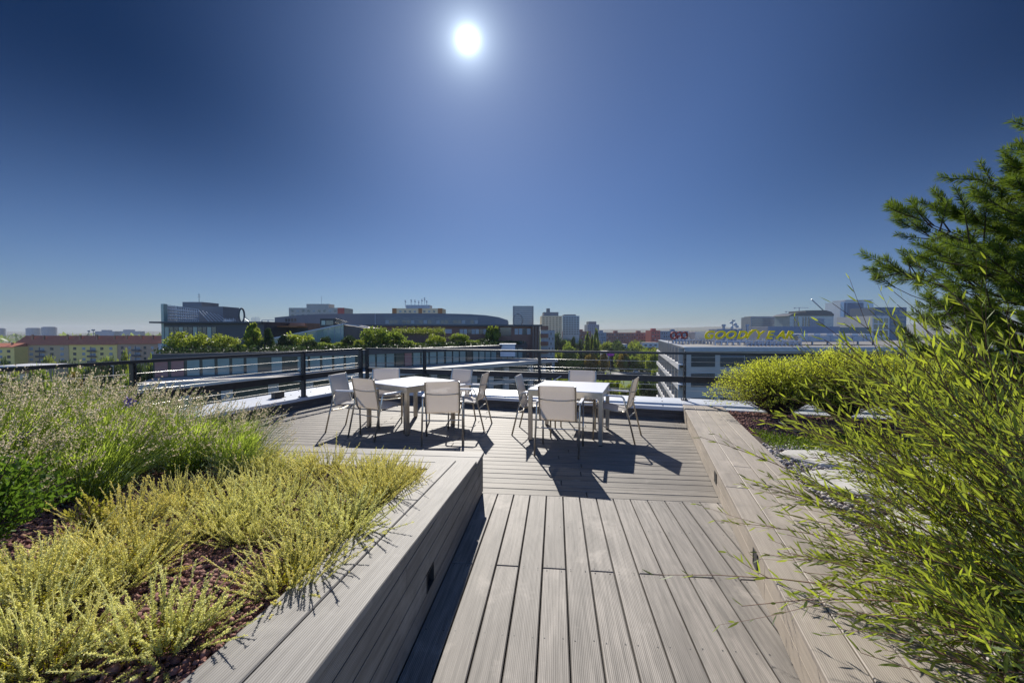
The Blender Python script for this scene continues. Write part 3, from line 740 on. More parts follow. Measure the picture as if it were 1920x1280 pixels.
def bmat(n, c, c2=None, **k): M[n] = mat(n, c, c2, **k); return M[n]
bmat('beige_wall', (.56, .38, .20), (.50, .34, .18), scale=.3); bmat('yellow_wall', (.92, .64, .19), (.85, .59, .17), scale=.3)
bmat('brown_wall', (.48, .29, .18), (.42, .26, .16), scale=.3); bmat('white_wall', (.52, .52, .54), (.46, .46, .48), scale=.3)
bmat('red_roof', (.52, .16, .08), (.40, .12, .07), scale=.8, rough=.85); bmat('grey_panel', (.18, .18, .19), (.15, .15, .16), scale=.2, rough=.5)
bmat('dark_clad', (.045, .05, .062), (.035, .04, .05), scale=.4, rough=.4); bmat('brick', (.21, .11, .078), (.16, .088, .064), scale=.6)
bmat('terracotta', (.42, .21, .12), (.26, .13, .08), scale=.5); bmat('concrete', (.44, .405, .36), (.37, .34, .305), scale=.4, bump=.2, bscale=3)
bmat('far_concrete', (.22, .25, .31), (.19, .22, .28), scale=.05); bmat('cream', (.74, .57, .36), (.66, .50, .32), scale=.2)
bmat('brick_far', (.32, .13, .095), (.26, .11, .08), scale=.1); bmat('brick_red', (.46, .10, .075), (.40, .085, .07), scale=.1)
bmat('blue_grey', (.22, .25, .30), (.19, .22, .27), scale=.1); bmat('blue_glass', (.045, .075, .11), (.06, .095, .14), rough=.2, scale=.1, spec=.7)
bmat('pale_glass', (.20, .27, .33), (.16, .22, .29), rough=.15, scale=.2, spec=.8); bmat('pane', (.03, .04, .05), (.05, .065, .08), rough=.1, spec=.8, scale=.4)
bmat('pane_pale', (.32, .35, .38), (.2, .23, .26), rough=.2, scale=.4); bmat('teal_glass', (.15, .235, .225), (.21, .30, .285), rough=.14, spec=.9, scale=.5)
bmat('teal_dark', (.03, .05, .05), (.055, .075, .07), rough=.12, spec=.9, scale=.5); bmat('pink_glass', (.30, .12, .11), (.26, .16, .15), rough=.2, scale=.5)
bmat('wood_slat', (.16, .115, .09), (.11, .08, .065), scale=1.5, map_scale=(6, 6, .4)); bmat('roof_membrane', (.22, .21, .20), (.17, .165, .16), scale=.4)
bmat('light_metal', (.46, .48, .52), (.38, .40, .44), rough=.4, metal=.3, scale=.6); bmat('galv', (.35, .37, .41), (.27, .29, .33), rough=.45, metal=.4, scale=1.5)
bmat('sign_yellow', (.85, .64, .01), (.78, .58, .01), rough=.8, spec=.1); bmat('sign_red', (.28, .03, .03), (.22, .025, .025), rough=.5); bmat('orange', (.36, .15, .05), (.30, .12, .04))
bmat('tower_pale', (.58, .64, .70), (.50, .57, .64), scale=.1); bmat('tower_blue', (.09, .13, .20), (.11, .16, .24), scale=.1); bmat('magenta', (.42, .03, .32)); bmat('green_sign', (.05, .28, .16)); bmat('car_white', (.65, .66, .68), rough=.25)

def win_grid(t, name, m, x0, x1, z0, z1, cols, rows, y, wf=.55, hf=.5, skip=None, mats=None, sill=None):
    """identical windows on a facade facing the camera (plane y), each a part of t sharing one mesh"""
    cw, rh = (x1 - x0) / cols, (z1 - z0) / rows; first = {}
    for i in range(cols):
        for j in range(rows):
            if skip and skip(i, j): continue
            mm = mats[(i * 7 + j * 3) % len(mats)] if mats else m
            if mm.name not in first:
                q = MB().box((-cw * wf / 2, -.06, -rh * hf / 2), (cw * wf / 2, .05, rh * hf / 2)); o = q.build(name, mm, t)
                first[mm.name] = o
            else:
                o = first[mm.name].copy(); COL.objects.link(o); o.parent = t
            o.location = Vector((x0 + cw * (i + .5), y, z0 + rh * (j + .5)))
            o.matrix_parent_inverse = Matrix.Translation(t.location).inverted()
def block(name, label, cat, x0, x1, ytop, D, m, depth=14, group=None, win=None, base=GZ, roofm=None, parapet_h=.5, topmat=None):
    """building whose front edge spans two pixel columns at distance D; returns (thing, X0, X1, ztop)"""
    a = W(x0, ytop, D); b_ = W(x1, ytop, D); t = thing(name, label, cat, ((a.x + b_.x) / 2, D + depth / 2, base), group=group, absolute=True)
    MB().box((a.x, D, base), (b_.x, D + depth, a.z)).build('wall', m, t)
    if roofm: MB().box((a.x - .15, D - .15, a.z + .01), (b_.x + .15, D + depth + .15, a.z + parapet_h)).build('roof', roofm, t)
    if win:
        zs_ = a.z - (win.get('top', .6)); zb = win.get('zb', a.z - win['rows'] * win.get('fh', 3.0))
        win_grid(t, 'window', win.get('m', M['pane']), a.x + win.get('mx', .5), b_.x - win.get('mx', .5), zb, zs_, win['cols'], win['rows'], D, win.get('wf', .5), win.get('hf', .5), win.get('skip'), win.get('mats'))
    return t, a.x, b_.x, a.z
# --- red-roofed apartment row
def apartment(label, x0, x1, wallm, cols, balc, seed, yE=645.5, yR=629, D=220, win_m=None):
    a = W(x0, yE, D); b_ = W(x1, yE, D); dp = 11; zr = W(x0, yR, D + dp / 2).z
    t = thing('apartment_house', label, 'apartment house', ((a.x + b_.x) / 2, D + dp / 2, GZ), group='red-roofed apartment houses in a row', absolute=True)
    MB().box((a.x, D, GZ), (b_.x, D + dp, a.z)).build('wall', wallm, t)
    q = MB(); x_0, x_1 = a.x - .02, b_.x + .02
    q.add([(x_0, D - .6, a.z - .05), (x_1, D - .6, a.z - .05), (x_1, D + dp / 2, zr), (x_0, D + dp / 2, zr), (x_0, D + dp + .6, a.z - .05), (x_1, D + dp + .6, a.z - .05)], [(0, 1, 2, 3), (3, 2, 5, 4), (0, 3, 4), (1, 5, 2), (0, 4, 5, 1)])
    q.box((x_0, D - .7, a.z - .3), (x_1, D - .55, a.z - .06))
    rf = q.build('roof', M['red_roof'], t)
    r = random.Random(seed)
    for k in range(3):
        xx = a.x + (b_.x - a.x) * (k + r.uniform(.3, .7)) / 3
        c_ = MB().box((xx - .35, D + 2.6, a.z), (xx + .35, D + 3.3, zr + r.uniform(.1, .6))).build('chimney', M['terracotta'], rf); c_.matrix_parent_inverse = Matrix.Translation(t.location).inverted() @ Matrix.Identity(4); c_.matrix_parent_inverse = Matrix.Identity(4)
    zt = a.z - .9; fh = 2.85
    win_grid(t, 'window', M['pane'], a.x + .8, b_.x - .8, zt - 5 * fh, zt, cols, 5, D, .34 * cols / 5, .5, skip=lambda i, j: i == cols // 2, mats=[M['pane'], M['pane_pale'], M['pane']])
    if balc:
        cw = (b_.x - a.x - 1.6) / cols; xc = a.x + .8 + cw * (cols // 2 + .5)
        for k in range(4):
            z0 = zt - (k + 1) * fh - .3
            MB().box((xc - 2.2, D - 1.1, z0), (xc + 2.2, D, z0 + .12)).box((xc - 2.2, D - 1.1, z0 + .12), (xc + 2.2, D - 1.02, z0 + 1.0)).box((xc - .1, D - 1.1, z0 + 1.0), (xc + .1, D - .9, z0 + fh - .1)).build('balcony', M['dark_clad'], t)
            MB().box((xc - 1.5, D - .06, z0 + .3), (xc + 1.5, D + .05, z0 + 2.2)).build('window', M['pane_pale'], t)
apartment('yellow apartment house at the far left edge under a pale roof, cut by the frame', -70, 26.5, M['yellow_wall'], 6, False, 1, yE=650, yR=643, D=214)
apartment('beige-brown apartment house with dark balconies under the shaded hipped red roof', 26.5, 128.5, M['beige_wall'], 5, True, 2)
apartment('bright yellow apartment house with red roof between two brown ones', 128.5, 219, M['yellow_wall'], 5, True, 3, D=220.2, yE=645)
apartment('brown apartment house with red roof right of the bright yellow one', 219, 295.5, M['brown_wall'], 5, True, 4, D=220.4, yE=643.5)
apartment('narrow white apartment house end beside the green glass corner', 295.5, 330, M['white_wall'], 3, False, 5, D=220.6, yE=642.5)
def far_tower(label, x0, x1, y0, D, m, win=None, name='tower_block', group='hazy towers on the horizon', round_=False, depth=18):
    a = W(x0, y0, D); b_ = W(x1, y0, D); t = thing(name, label, 'tower', ((a.x + b_.x) / 2, D, GZ), group=group, absolute=True)
    if round_:
        n_ = 20; cx_ = (a.x + b_.x) / 2; rx = (b_.x - a.x) / 2
        q = MB().prism([(cx_ + rx * math.cos(2 * math.pi * k / n_), D + rx * math.sin(2 * math.pi * k / n_)) for k in range(n_)], GZ, a.z)
        q.build('wall', m, t, smooth=False)
        MB().prism([(cx_ + rx * .8 * math.cos(2 * math.pi * k / n_), D + rx * .8 * math.sin(2 * math.pi * k / n_)) for k in range(n_)], a.z, a.z + 1.5).build('roof', m, t)
    else:
        MB().box((a.x, D, GZ), (b_.x, D + depth, a.z)).build('wall', m, t)
        MB().box((a.x + (b_.x - a.x) * .3, D + 2, a.z + .01), (a.x + (b_.x - a.x) * .62, D + depth - 2, a.z + (b_.x - a.x) * .06 + .6)).build('roof_plant_room', m, t)
    if win: win_grid(t, 'window', win[3], a.x + 1, b_.x - 1, GZ + 4 if len(win) < 5 else win[4], a.z - 1.2, win[0], win[1], D, win[2], .5)
    return t, a, b_
far_tower('round hazy tower at the left edge of the horizon', -12, 7, 616, 1250, M['far_concrete'], round_=True)
far_tower('shorter round hazy tower, left one of the pair behind the red roofs', 53, 73, 615.5, 1200, M['far_concrete'], round_=True)
far_tower('low hazy block between the two round towers', 73, 82, 618, 1230, M['far_concrete'])
far_tower('taller round hazy tower, right one of the pair behind the red roofs', 82, 103, 613.5, 1150, M['far_concrete'], round_=True)
far_tower('long hazy slab block on the horizon above the yellow house', 178, 214, 621, 1150, M['far_concrete'])
far_tower('second long hazy slab block on the horizon, right of the first', 216, 262, 620.8, 1300, M['far_concrete'])
for i, (x, y0, lab) in enumerate(((166.5, 620, 'slim water tower on the horizon left of the thicker one'), (175, 618, 'thicker water tower on the horizon beside the long slab block'))):
    p = W(x, y0, 700); t = thing('water_tower', lab, 'water tower', (p.x, 700, GZ), absolute=True)
    MB().tube([(p.x, 700, GZ), (p.x, 700, p.z - 1.5)], .5, 8).build('shaft', M['far_concrete'], t)
    MB().tube([(p.x, 700, p.z - 2.4), (p.x, 700, p.z - 1.2), (p.x, 700, p.z + .6)], [.6, 1.8 + i * .6, 1.6 + i * .6], 10).build('tank', M['far_concrete'], t)
# --- towers in the middle
def tall(label, x0, x1, ytop, D, m, cols, rows, wm_, wf=.7, hf=.5, depth=22, roofh=0, name='office_tower', zb=None, mats=None):
    a = W(x0, ytop, D); b_ = W(x1, ytop, D); t = thing(name, label, 'tower', ((a.x + b_.x) / 2, D, GZ), absolute=True)
    MB().box((a.x, D, GZ), (b_.x, D + depth, a.z)).build('wall', m, t)
    zb = W(x0, 628, D).z if zb is None else zb
    if cols: win_grid(t, 'window', wm_, a.x + .4, b_.x - .4, zb, a.z - .8, cols, rows, D, wf, hf, mats=mats)
    if roofh: MB().box((a.x + 2, D + 3, a.z + .01), (b_.x - 3, D + depth - 3, a.z + roofh)).build('roof_plant_room', M['grey_panel'], t)
    return t, a, b_
t, a, b_ = tall('dark blue glass tower with white stripes rising behind the brown building', 961.5, 1000.5, 573.5, 480, M['blue_glass'], 1, 14, M['pale_glass'], .86, .28)
q = MB(); c_ = W(971, 600, 480); q.tube([(c_.x + 5.5 * math.cos(k * math.pi / 12), 479.6, c_.z + 7 * math.sin(k * math.pi / 12)) for k in range(-6, 19)], .5, 6).build('arch_band', M['blue_glass'], t)
t, a, b_ = tall('cream apartment tower with red-brown balcony stripes, left of the glass tower', 1015.5, 1054, 592, 380, M['cream'], 6, 9, M['brick'], .55, .35, roofh=3.5, name='apartment_tower')
MB().box((a.x + 5, 384, a.z + 3.5), (a.x + 8, 390, a.z + 7)).build('chimney', M['grey_panel'], t)
tall('teal glass office tower beside the cream apartment tower', 1055, 1086.5, 592, 400, M['pale_glass'], 6, 8, M['blue_glass'], .8, .7, roofh=1.4)
tall('small pale concrete tower standing alone above the red-brick row', 1101.5, 1123.5, 608.5, 520, M['blue_grey'], 6, 6, M['pane'], .5, .4, roofh=4)
# --- red-brick rows
def row(label, x0, x1, ytop, D, m, cols, rows_, depth=16, mats=None, zb=None):
    a = W(x0, ytop, D); b_ = W(x1, ytop, D); t = thing('apartment_block', label, 'apartment block', ((a.x + b_.x) / 2, D, GZ), group='brick apartment blocks beyond the park', absolute=True)
    MB().box((a.x, D, GZ), (b_.x, D + depth, a.z)).build('wall', m, t)
    win_grid(t, 'window', M['pane'], a.x + .8, b_.x - .8, W(x0, 652, D).z, a.z - .7, cols, rows_, D, .45, .42, mats=mats or [M['pane'], M['pane_pale'], M['pane'], M['pane']])
    n_ = max(1, int((b_.x - a.x) / 16))
    for k in range(n_):
        xx = a.x + (b_.x - a.x) * (k + .5) / n_; MB().box((xx - 2, D + 5, a.z + .01), (xx + 2, D + 9, a.z + 2.0)).build('roof_hut', m, t)
row('long red-brown apartment block under the cream and glass towers', 1038, 1108, 621, 420, M['brick_far'], 16, 5)
row('grey-blue apartment block between two red-brick rows, right of the poplars', 1121, 1137, 623, 410, M['blue_grey'], 4, 5)
row('long low red-brick apartment block behind the park in the centre', 1135, 1222, 623.5, 430, M['brick_far'], 18, 5)
row('bright red windowless-looking apartment block end left of the red rooftop letters', 1220.5, 1238, 619.5, 400, M['brick_red'], 3, 5)
row('grey apartment block directly behind the red rooftop letters', 1238, 1292, 620.5, 440, M['blue_grey'], 12, 5)
t, *_ = block('apartment_block', 'slender pale blue apartment block beside the brown corner balconies', 'apartment block', 1026.5, 1040, 619, 230, M['blue_grey'], win=dict(cols=3, rows=10, fh=2.8, mats=[M['pane'], M['pane_pale']]))
t, x_0, x_1, zt = block('apartment_block', 'narrow block with dark brown balcony bands right of the brown building', 'apartment block', 1014, 1027, 611, 160, M['pale_glass'], depth=12)
for k in range(6):
    z0 = zt - 3.0 * k; MB().box((x_0 - .2, 159.2, z0 - 1.5), (x_1 + .2, 159.95, z0)).build('balcony', M['brick'], t)
# houses in the park
for (x0, x1, y0, D, m_, lab) in ((1160, 1176, 646, 330, 'white_wall', 'small white house among the park trees, right of the magenta sign'), (1205, 1235, 643, 350, 'white_wall', 'low white hall with a pale roof beyond the park trees'), (1075, 1097, 660, 300, 'white_wall', 'low white building with orange roof left of the poplars'), (1130, 1142, 659.5, 290, 'white_wall', 'small white building just left of the magenta sign'), (1104, 1107.5, 681, 280, 'white_wall', 'slim white kiosk at the edge of the road')):
    block('house', lab, 'house', x0, x1, y0, D, M[m_], depth=8, roofm=M['terracotta'] if 'orange' in lab else M['concrete'], parapet_h=.5, win=dict(cols=3, rows=1, fh=3))
# --- dark modern building on the left
t, x_0, x_1, zt = block('office_building', 'dark-clad office building with thin overhanging roof behind the terrace trees on the left', 'office building', 304, 494.5, 606, 90, M['dark_clad'], depth=22)
MB().box((x_0 - 1.6, 88.6, zt + .01), (x_1 + .3, 112, zt + .35)).build('roof', M['dark_clad'], t)
MB().box((x_0 - .12, 89.9, GZ), (x_0 + .45, 90.9, zt + 4.2)).build('glass_fin', M['teal_glass'], t)
cw = 1.02
for k in range(11):
    x = x_0 + .6 + k * cw; MB().box((x, 89.9, zt - 4.9), (x + cw - .14, 90.05, zt - .8)).build('window', [M['teal_glass'], M['pane'], M['teal_dark']][(k * 2) % 3], t)
for k in range(11):
    x = x_0 + .6 + k * cw; MB().box((x, 89.9, zt - 9.6), (x + cw - .14, 90.05, zt - 5.4)).build('window', [M['teal_dark'], M['pane'], M['teal_glass']][k % 3], t)
# louvred rack on its roof
a = W(310, 571, 93); b_ = W(372, 580, 97); zb = zt + .36
t = thing('rooftop_rack', 'pale lattice rack with rows of small fittings on the roof of the dark building', 'roof structure', ((a.x + b_.x) / 2, 95, zb), absolute=True)
q = MB(); A = Vector((a.x, 93, 0)); B_ = Vector((b_.x, 97, 0)); n_ = 15
def zt_at(u): return a.z + (b_.z - a.z) * u
for k in range(n_ + 1):
    u = k / n_; p = A.lerp(B_, u); q.bar(p + UP * zb, p + UP * zt_at(u), .10, .10)
for j in range(6):
    q.bar(A + UP * (zb + .2 + (a.z - zb - .2) * j / 5), B_ + UP * (zb + .2 + (b_.z - zb - .2) * j / 5), .09, .09)
for k in range(n_):
    for j in range(4):
        u = (k + .5) / n_; p = A.lerp(B_, u) + UP * (zb + .7 + j * (zt_at(u) - zb - .9) / 4); q.tube([p + Vector((0, -.35, 0)), p + Vector((0, .1, 0))], .19, 6)
q.build('lattice', M['light_metal'], t)
q = MB()
for k in range(6):
    u = k / 5; p = W(372 + 36 * u, 581 + 8 * u, 97 + 3 * u); q.bar(Vector((p.x, p.y, p.z)), Vector((p.x + 1.9, p.y + 1, zb)), .12, .08)
q.build('sloping_fins', M['light_metal'], t)
# grey plant blocks behind the rack
t = thing('plant_house', 'stepped windowless grey block rising behind the lattice rack', 'building', (W(380, 600, 104).x, 104, zb), absolute=True)
for (x0, x1, y0, D, nm) in ((330, 418, 574.5, 101, 'wall'), (342, 378, 566, 103, 'upper_wall'), (303.5, 309, 573, 92.5, 'end_fin')):
    a = W(x0, y0, D); b_ = W(x1, y0, D); MB().box((a.x, D, zb), (b_.x, D + (6 if nm != 'end_fin' else 3), a.z)).build(nm, M['grey_panel'] if nm != 'end_fin' else M['light_metal'], t)
a = W(362, 567, 103); 
q = MB().tube([(a.x, 105, a.z), (a.x, 105, a.z + 2.4)], .05, 5).tube([(a.x - .4, 105, a.z + 1.5), (a.x + .4, 105, a.z + 1.5)], .03, 4).tube([(a.x - .3, 105, a.z + 2.0), (a.x + .3, 105, a.z + 2.0)], .03, 4)
tag(q.build('antenna', M['black']), 'thin antenna mast on top of the stepped grey block', 'antenna')
# ring-shaped sculpture
c_ = W(453, 591, 92); t = thing('roof_emblem', 'tall dark upright ring standing on the roof edge', 'roof sign', (c_.x, 92, zb), absolute=True)
MB().tube([(c_.x + .42 * math.cos(k * 2 * math.pi / 24), 92 + .3 * math.cos(k * 2 * math.pi / 24), c_.z + 1.5 * math.sin(k * 2 * math.pi / 24)) for k in range(25)], .19, 8).build('ring', M['dark_clad'], t)
MB().bar((c_.x - .3, 92, zb), (c_.x - .2, 92, c_.z - 1.2), .15, .15).bar((c_.x + 1.0, 93.5, zb), (c_.x + .3, 92.2, c_.z + .2), .06, .06).bar((c_.x + 1.6, 92, zb), (c_.x + .3, 92.1, c_.z - .5), .06, .06).build('support', M['galv'], t)
# roof fittings beside the ring
for i, (x0, x1, y0, lab) in enumerate(((420, 441, 598, 'grey railing rack on the roof left of the dark ring'), (472, 486, 596, 'small row of grey vent pipes on the roof right of the dark ring'))):
    q = MB(); a = W(x0, y0, 93); b_ = W(x1, y0, 93)
    for k in range(7): x = a.x + (b_.x - a.x) * k / 6; q.bar((x, 93, zb), (x, 93, a.z + (k % 2) * .25), .07, .07)
    if i == 0: q.bar((a.x, 93, a.z - .1), (b_.x, 93, a.z - .1), .08, .06).box((a.x, 93.2, zb), (b_.x - 1, 94, a.z - .25))
    tag(q.build('roof_fitting', M['light_metal']), lab, 'roof fitting')
q = MB(); a = W(491, 600, 96); b_ = W(514, 600, 96)
q.bar((a.x, 96, a.z), (b_.x, 96, a.z), .12, .12)
for u in (0, .5): q.bar((a.x + (b_.x - a.x) * u, 96, a.z), (a.x + (b_.x - a.x) * u - .3, 96, a.z - 1.6), .08, .08).bar((a.x + (b_.x - a.x) * u, 96, a.z), (a.x + (b_.x - a.x) * u + .5, 96, a.z - 1.6), .08, .08)
tag(q.build('lamp_gantry', M['galv']), 'low horizontal gantry on thin legs above the terracotta wall', 'gantry')
# --- terracotta part
t, x_0, x_1, zt = block('annex', 'terracotta-clad annex with red canopy between the dark building and the glass gable', 'building', 495, 572, 605.5, 100, M['terracotta'], depth=14)
a = W(511, 611, 97); b_ = W(566, 615, 97)
MB().box((a.x, 95, a.z - .25), (b_.x, 99.9, a.z)).build('canopy', M['orange'], t)
MB().box((a.x, 99.9, a.z - 2.3), (b_.x, 100.05, a.z - .4)).build('window', M['pane'], t)
# --- great grey building with curved roofline
D = 125
pr_ = [(515, 595), (541, 592.5), (560, 590.5), (600, 588.6), (680, 587.6), (760, 587.3), (830, 587.6), (880, 588.8), (910, 590.8), (935, 594.5), (952, 600), (953, 622), (515, 622)]
t = thing('office_building', 'huge grey office building with gently curved roofline and dark glass band', 'office building', (W(730, 600, D).x, D, GZ), absolute=True)
P_ = [W(x, y, D) for x, y in pr_]; P_ = [(p.x, p.z) for p in P_[:-2]] + [(P_[-2].x, GZ), (P_[-1].x, GZ)]
MB().prof(P_, D, D + 30).build('wall', M['grey_panel'], t)
a = W(722, 594.5, D); b_ = W(897, 608.5, D)
MB().box((a.x, D - .05, b_.z), (b_.x, D + .1, a.z)).build('glass_band', M['blue_glass'], t)
n_ = 22
for k in range(n_):
    x = a.x + (b_.x - a.x) * (k + .5) / n_
    if k % 4 != 3: MB().box((x - .5, D - .12, b_.z + .35), (x + .5, D - .051, b_.z + 1.3)).build('window', M['pane'] if k % 3 else M['pane_pale'], t)
for zf in (.35, .6, .85):
    z = b_.z + (a.z - b_.z) * zf; MB().box((a.x, D - .16, z - .05), (b_.x, D - .121, z + .05)).build('louvre', M['grey_panel'], t)
a = W(541, 597, D); b_ = W(552, 603, D)
for k in range(4): MB().box((a.x + k * .9 - 1, D - .05, b_.z), (a.x + k * .9 - .4, D + .1, a.z)).build('window', M['pane'], t)
p = W(704, 588, D); MB().tube([(p.x, D - .3, p.z), (p.x, D - .3, p.z - 4.5)], .09, 6).build('downpipe', M['light_metal'], t)
# blocks seen above it
def top_block(label, x0, x1, y0, py, D, m, endm, pent, cols):
    t, a_, b2, zt = block('apartment_tower', label, 'apartment tower', x0, x1, y0, D, m, depth=14, win=dict(cols=cols, rows=2, fh=2.9, mats=[M['pane'], M['pane_pale'], M['pane']], wf=.45))
    p0 = W(pent[0], py, D); p1 = W(pent[1], py, D)
    MB().box((p0.x, D + 1, zt + .01), (p1.x, D + 9, p0.z)).build('penthouse', m if endm is not M['orange'] else M['galv'], t)
    for (xa, xb) in ((x1 - 12, x1 + .2),) if endm is not M['orange'] else ((x0 - .2, x0 + 8), (x0 + 49, x0 + 56), (x1 - 8, x1 + .2)):
        q0 = W(xa, y0, D); q1 = W(xb, y0, D); MB().box((q0.x, D - .1, zt - 8), (q1.x, D + .4, zt + .05)).build('end_panel', endm, t)
    return zt, D
top_block('grey apartment tower with a red end panel peeking over the great grey roof', 541.5, 645, 577, 569.5, 250, M['concrete'], M['brick_red'], (573, 615), 10)
zt, DD = top_block('beige apartment tower with orange panels and antennas peeking over the great grey roof', 735.5, 829, 578, 571.5, 250, M['cream'], M['orange'], (760, 805), 10)
a = W(603, 569, 255); tag(MB().tube([(a.x, 255, a.z - .5), (a.x, 255, a.z + 4.6)], .09, 5).build('antenna', M['galv']), 'single tall thin antenna on the grey apartment tower', 'antenna')
for i, (x, y) in enumerate(((760, 562.5), (771, 561.5), (778, 562), (785, 564), (791, 560.5), (796, 558), (800, 563))):
    p = W(x, y, 254); q = MB().tube([(p.x, 254, p.z - 4.2), (p.x, 254, p.z)], .12, 5)
    for k in range(3): q.box((p.x - .45 + .15 * k, 253.6, p.z - .5 - 1.0 * k), (p.x + .35 - .1 * k, 254.3, p.z - .1 - 1.0 * k) if k != 1 else (p.x + .5, 254.2, p.z - .9))
    tag(q.build('antenna', M['galv']), 'antenna mast in the cluster on the beige apartment tower', 'antenna', 'antennas in the cluster on the beige apartment tower')
# --- glass gable pavilion
D = 84
t = thing('pavilion', 'greenish glass pavilion with a long sloping roof and timber side behind the trees', 'pavilion', (W(600, 640, D).x, D, W(600, 660, D).z), absolute=True)
g0 = [W(x, y, D) for x, y in ((508, 635), (644, 608.5), (644, 662), (508, 662))]
MB().prof([(p.x, p.z) for p in g0], D, D + 10).build('glass_wall', M['teal_glass'], t)
for k in range(12):
    u = (k + .5) / 12; x = g0[0].x + (g0[1].x - g0[0].x) * u; zt_ = g0[0].z + (g0[1].z - g0[0].z) * u
    MB().box((x - .03, D - .06, g0[2].z), (x + .03, D - .002, zt_ - .1)).build('mullion', M['galv'], t)
e0 = W(505, 635.5, D - .5); e1 = W(645, 607.5, D - .5); e2 = W(690, 613.5, D + 3)
MB().bar((e0.x, D - .5, e0.z), (e1.x, D - .5, e1.z), .5, .22).bar((e1.x, D - .5, e1.z), (e2.x, D + 3, e2.z), .5, .2).build('roof_edge', M['light_metal'], t)
w0 = [W(x, y, D + .2) for x, y in ((644.3, 609), (686, 615), (686, 662), (644.3, 662))]
MB().prof([(p.x, p.z) for p in w0], D + .2, D + 10).build('timber_wall', M['wood_slat'], t)
D = 92; t = thing('roof_lantern', 'small dark rooftop box with glazed front and slanted louvres above the pavilion', 'roof structure', (W(615, 610, D).x, D, W(615, 612, D).z), absolute=True)
a = W(600, 597, D); b_ = W(627, 613, D); MB().box((a.x, D, b_.z), (b_.x, D + 4, a.z)).build('frame_box', M['black'], t)
for (xa, xb, mm) in ((603, 610, 'teal_glass'), (611.5, 625, 'teal_dark')):
    p = W(xa, 601, D); q_ = W(xb, 609, D); MB().box((p.x, D - .05, q_.z), (q_.x, D + .05, p.z)).build('window', M[mm], t)
for k in range(6):
    p = W(633 + k * 3.2, 598.5 + k * .8, D); MB().bar((p.x, D + .4, p.z), (p.x - .5, D - .2, p.z - .7), .16, .05).build('louvre', M['cream'], t)
p = W(628, 597, D); q_ = W(652, 604, D); MB().bar((p.x, D, p.z), (q_.x, D, q_.z), .15, .12).bar((p.x, D, p.z - 1), (q_.x, D, q_.z - .9), .15, .12).build('louvre_frame', M['black'], t)
# --- long brown building
D = 104
t = thing('office_building', 'long dark brown office building with window strips ending at a pillared corner', 'office building', (W(900, 640, D).x, D, GZ), absolute=True)
a = W(690, 611.5, D); b_ = W(1012, 611.5, D)
MB().box((a.x, D, GZ), (b_.x, D + 18, a.z)).build('wall', M['brick'], t)
MB().box((a.x - .3, D - .7, a.z + .01), (b_.x + .6, D + 18.4, a.z + .4)).build('roof', M['dark_clad'], t)
rect = [(831, 850, 617, 625, 'pane_pale'), (938, 962, 614, 630, 'pane'), (862, 936, 617, 626, None), (965, 996, 616, 627, None), (965, 988, 640, 648, None), (940, 962, 640, 654, 'pane_pale')]
for (x0, x1, y0, y1, mm) in rect:
    n_ = 1 if mm else max(1, int((x1 - x0) / 7))
    for k in range(n_):
        p = W(x0 + (x1 - x0) * k / n_, y0, D); q_ = W(x0 + (x1 - x0) * (k + .86) / n_, y1, D)
        MB().box((p.x, D - .05, q_.z), (q_.x, D + .1, p.z)).build('window', M[mm] if mm else [M['pane_pale'], M['pale_glass'], M['pane']][k % 3], t)
for r_ in range(5):
    for k in range(9):
        p = W(880 + k * 13, 662 + r_ * 17, D); q_ = W(888 + k * 13, 671 + r_ * 17, D); MB().box((p.x, D - .05, q_.z), (q_.x, D + .1, p.z)).build('window', M['pane'] if (k + r_) % 3 else M['pane_pale'], t)
for k in range(3):
    p = W(1000 + k * 5, 612, D - 1.2); MB().box((p.x - .22, D - 1.4, GZ), (p.x + .22, D - 1.0, a.z)).build('pillar', M['wood_slat'], t)
p = W(938, 646, 95); q_ = W(966, 660, 95)
t = thing('roof_hut', 'pale metal hut in front of the brown building', 'hut', ((p.x + q_.x) / 2, 96, q_.z - 1), absolute=True); MB().box((p.x, 95, q_.z - 1), (q_.x, 99, p.z)).build('wall', M['light_metal'], t)
MB().box((p.x - .2, 94.8, p.z + .01), (q_.x + .2, 99.2, p.z + .2)).build('roof', M['galv'], t)
# --- curved lower wing: roof garden, glass facade, pale terrace, lower storey
F0 = [(-50.5, 58.4), (-38, 65.2), (-25.4, 72), (-13.5, 83.5), (-2.4, 95.5), (3.5, 102)]
def off(pts, d):
    o = []
    for i, p in enumerate(pts):
        a = Vector(pts[max(i - 1, 0)]); b_ = Vector(pts[min(i + 1, len(pts) - 1)]); t_ = (b_ - a).normalized(); n_ = Vector((t_.y, -t_.x)); o.append((p[0] + n_.x * d, p[1] + n_.y * d))
    return o
t = thing('office_wing', 'low curved wing with teal glass panels, planted roof and pale concrete terrace below', 'office building', (-25, 76, GZ), absolute=True)
back = off(F0, -26)
ZR_ = -1.75; ZG1 = -2.55; ZG0 = -5.05
MB().prism(F0 + back[::-1], ZG0 - .6, ZR_ - .25).build('wall', M['teal_dark'], t)
MB().prism(off(F0, .5) + back[::-1], ZR_ - .245, ZR_).build('roof', M['dark_clad'], t)
MB().prism(off(F0, .35) + off(F0, -.1)[::-1], ZG1, ZR_ - .25).build('fascia', M['dark_clad'], t)
tot = 0; n_p = 0
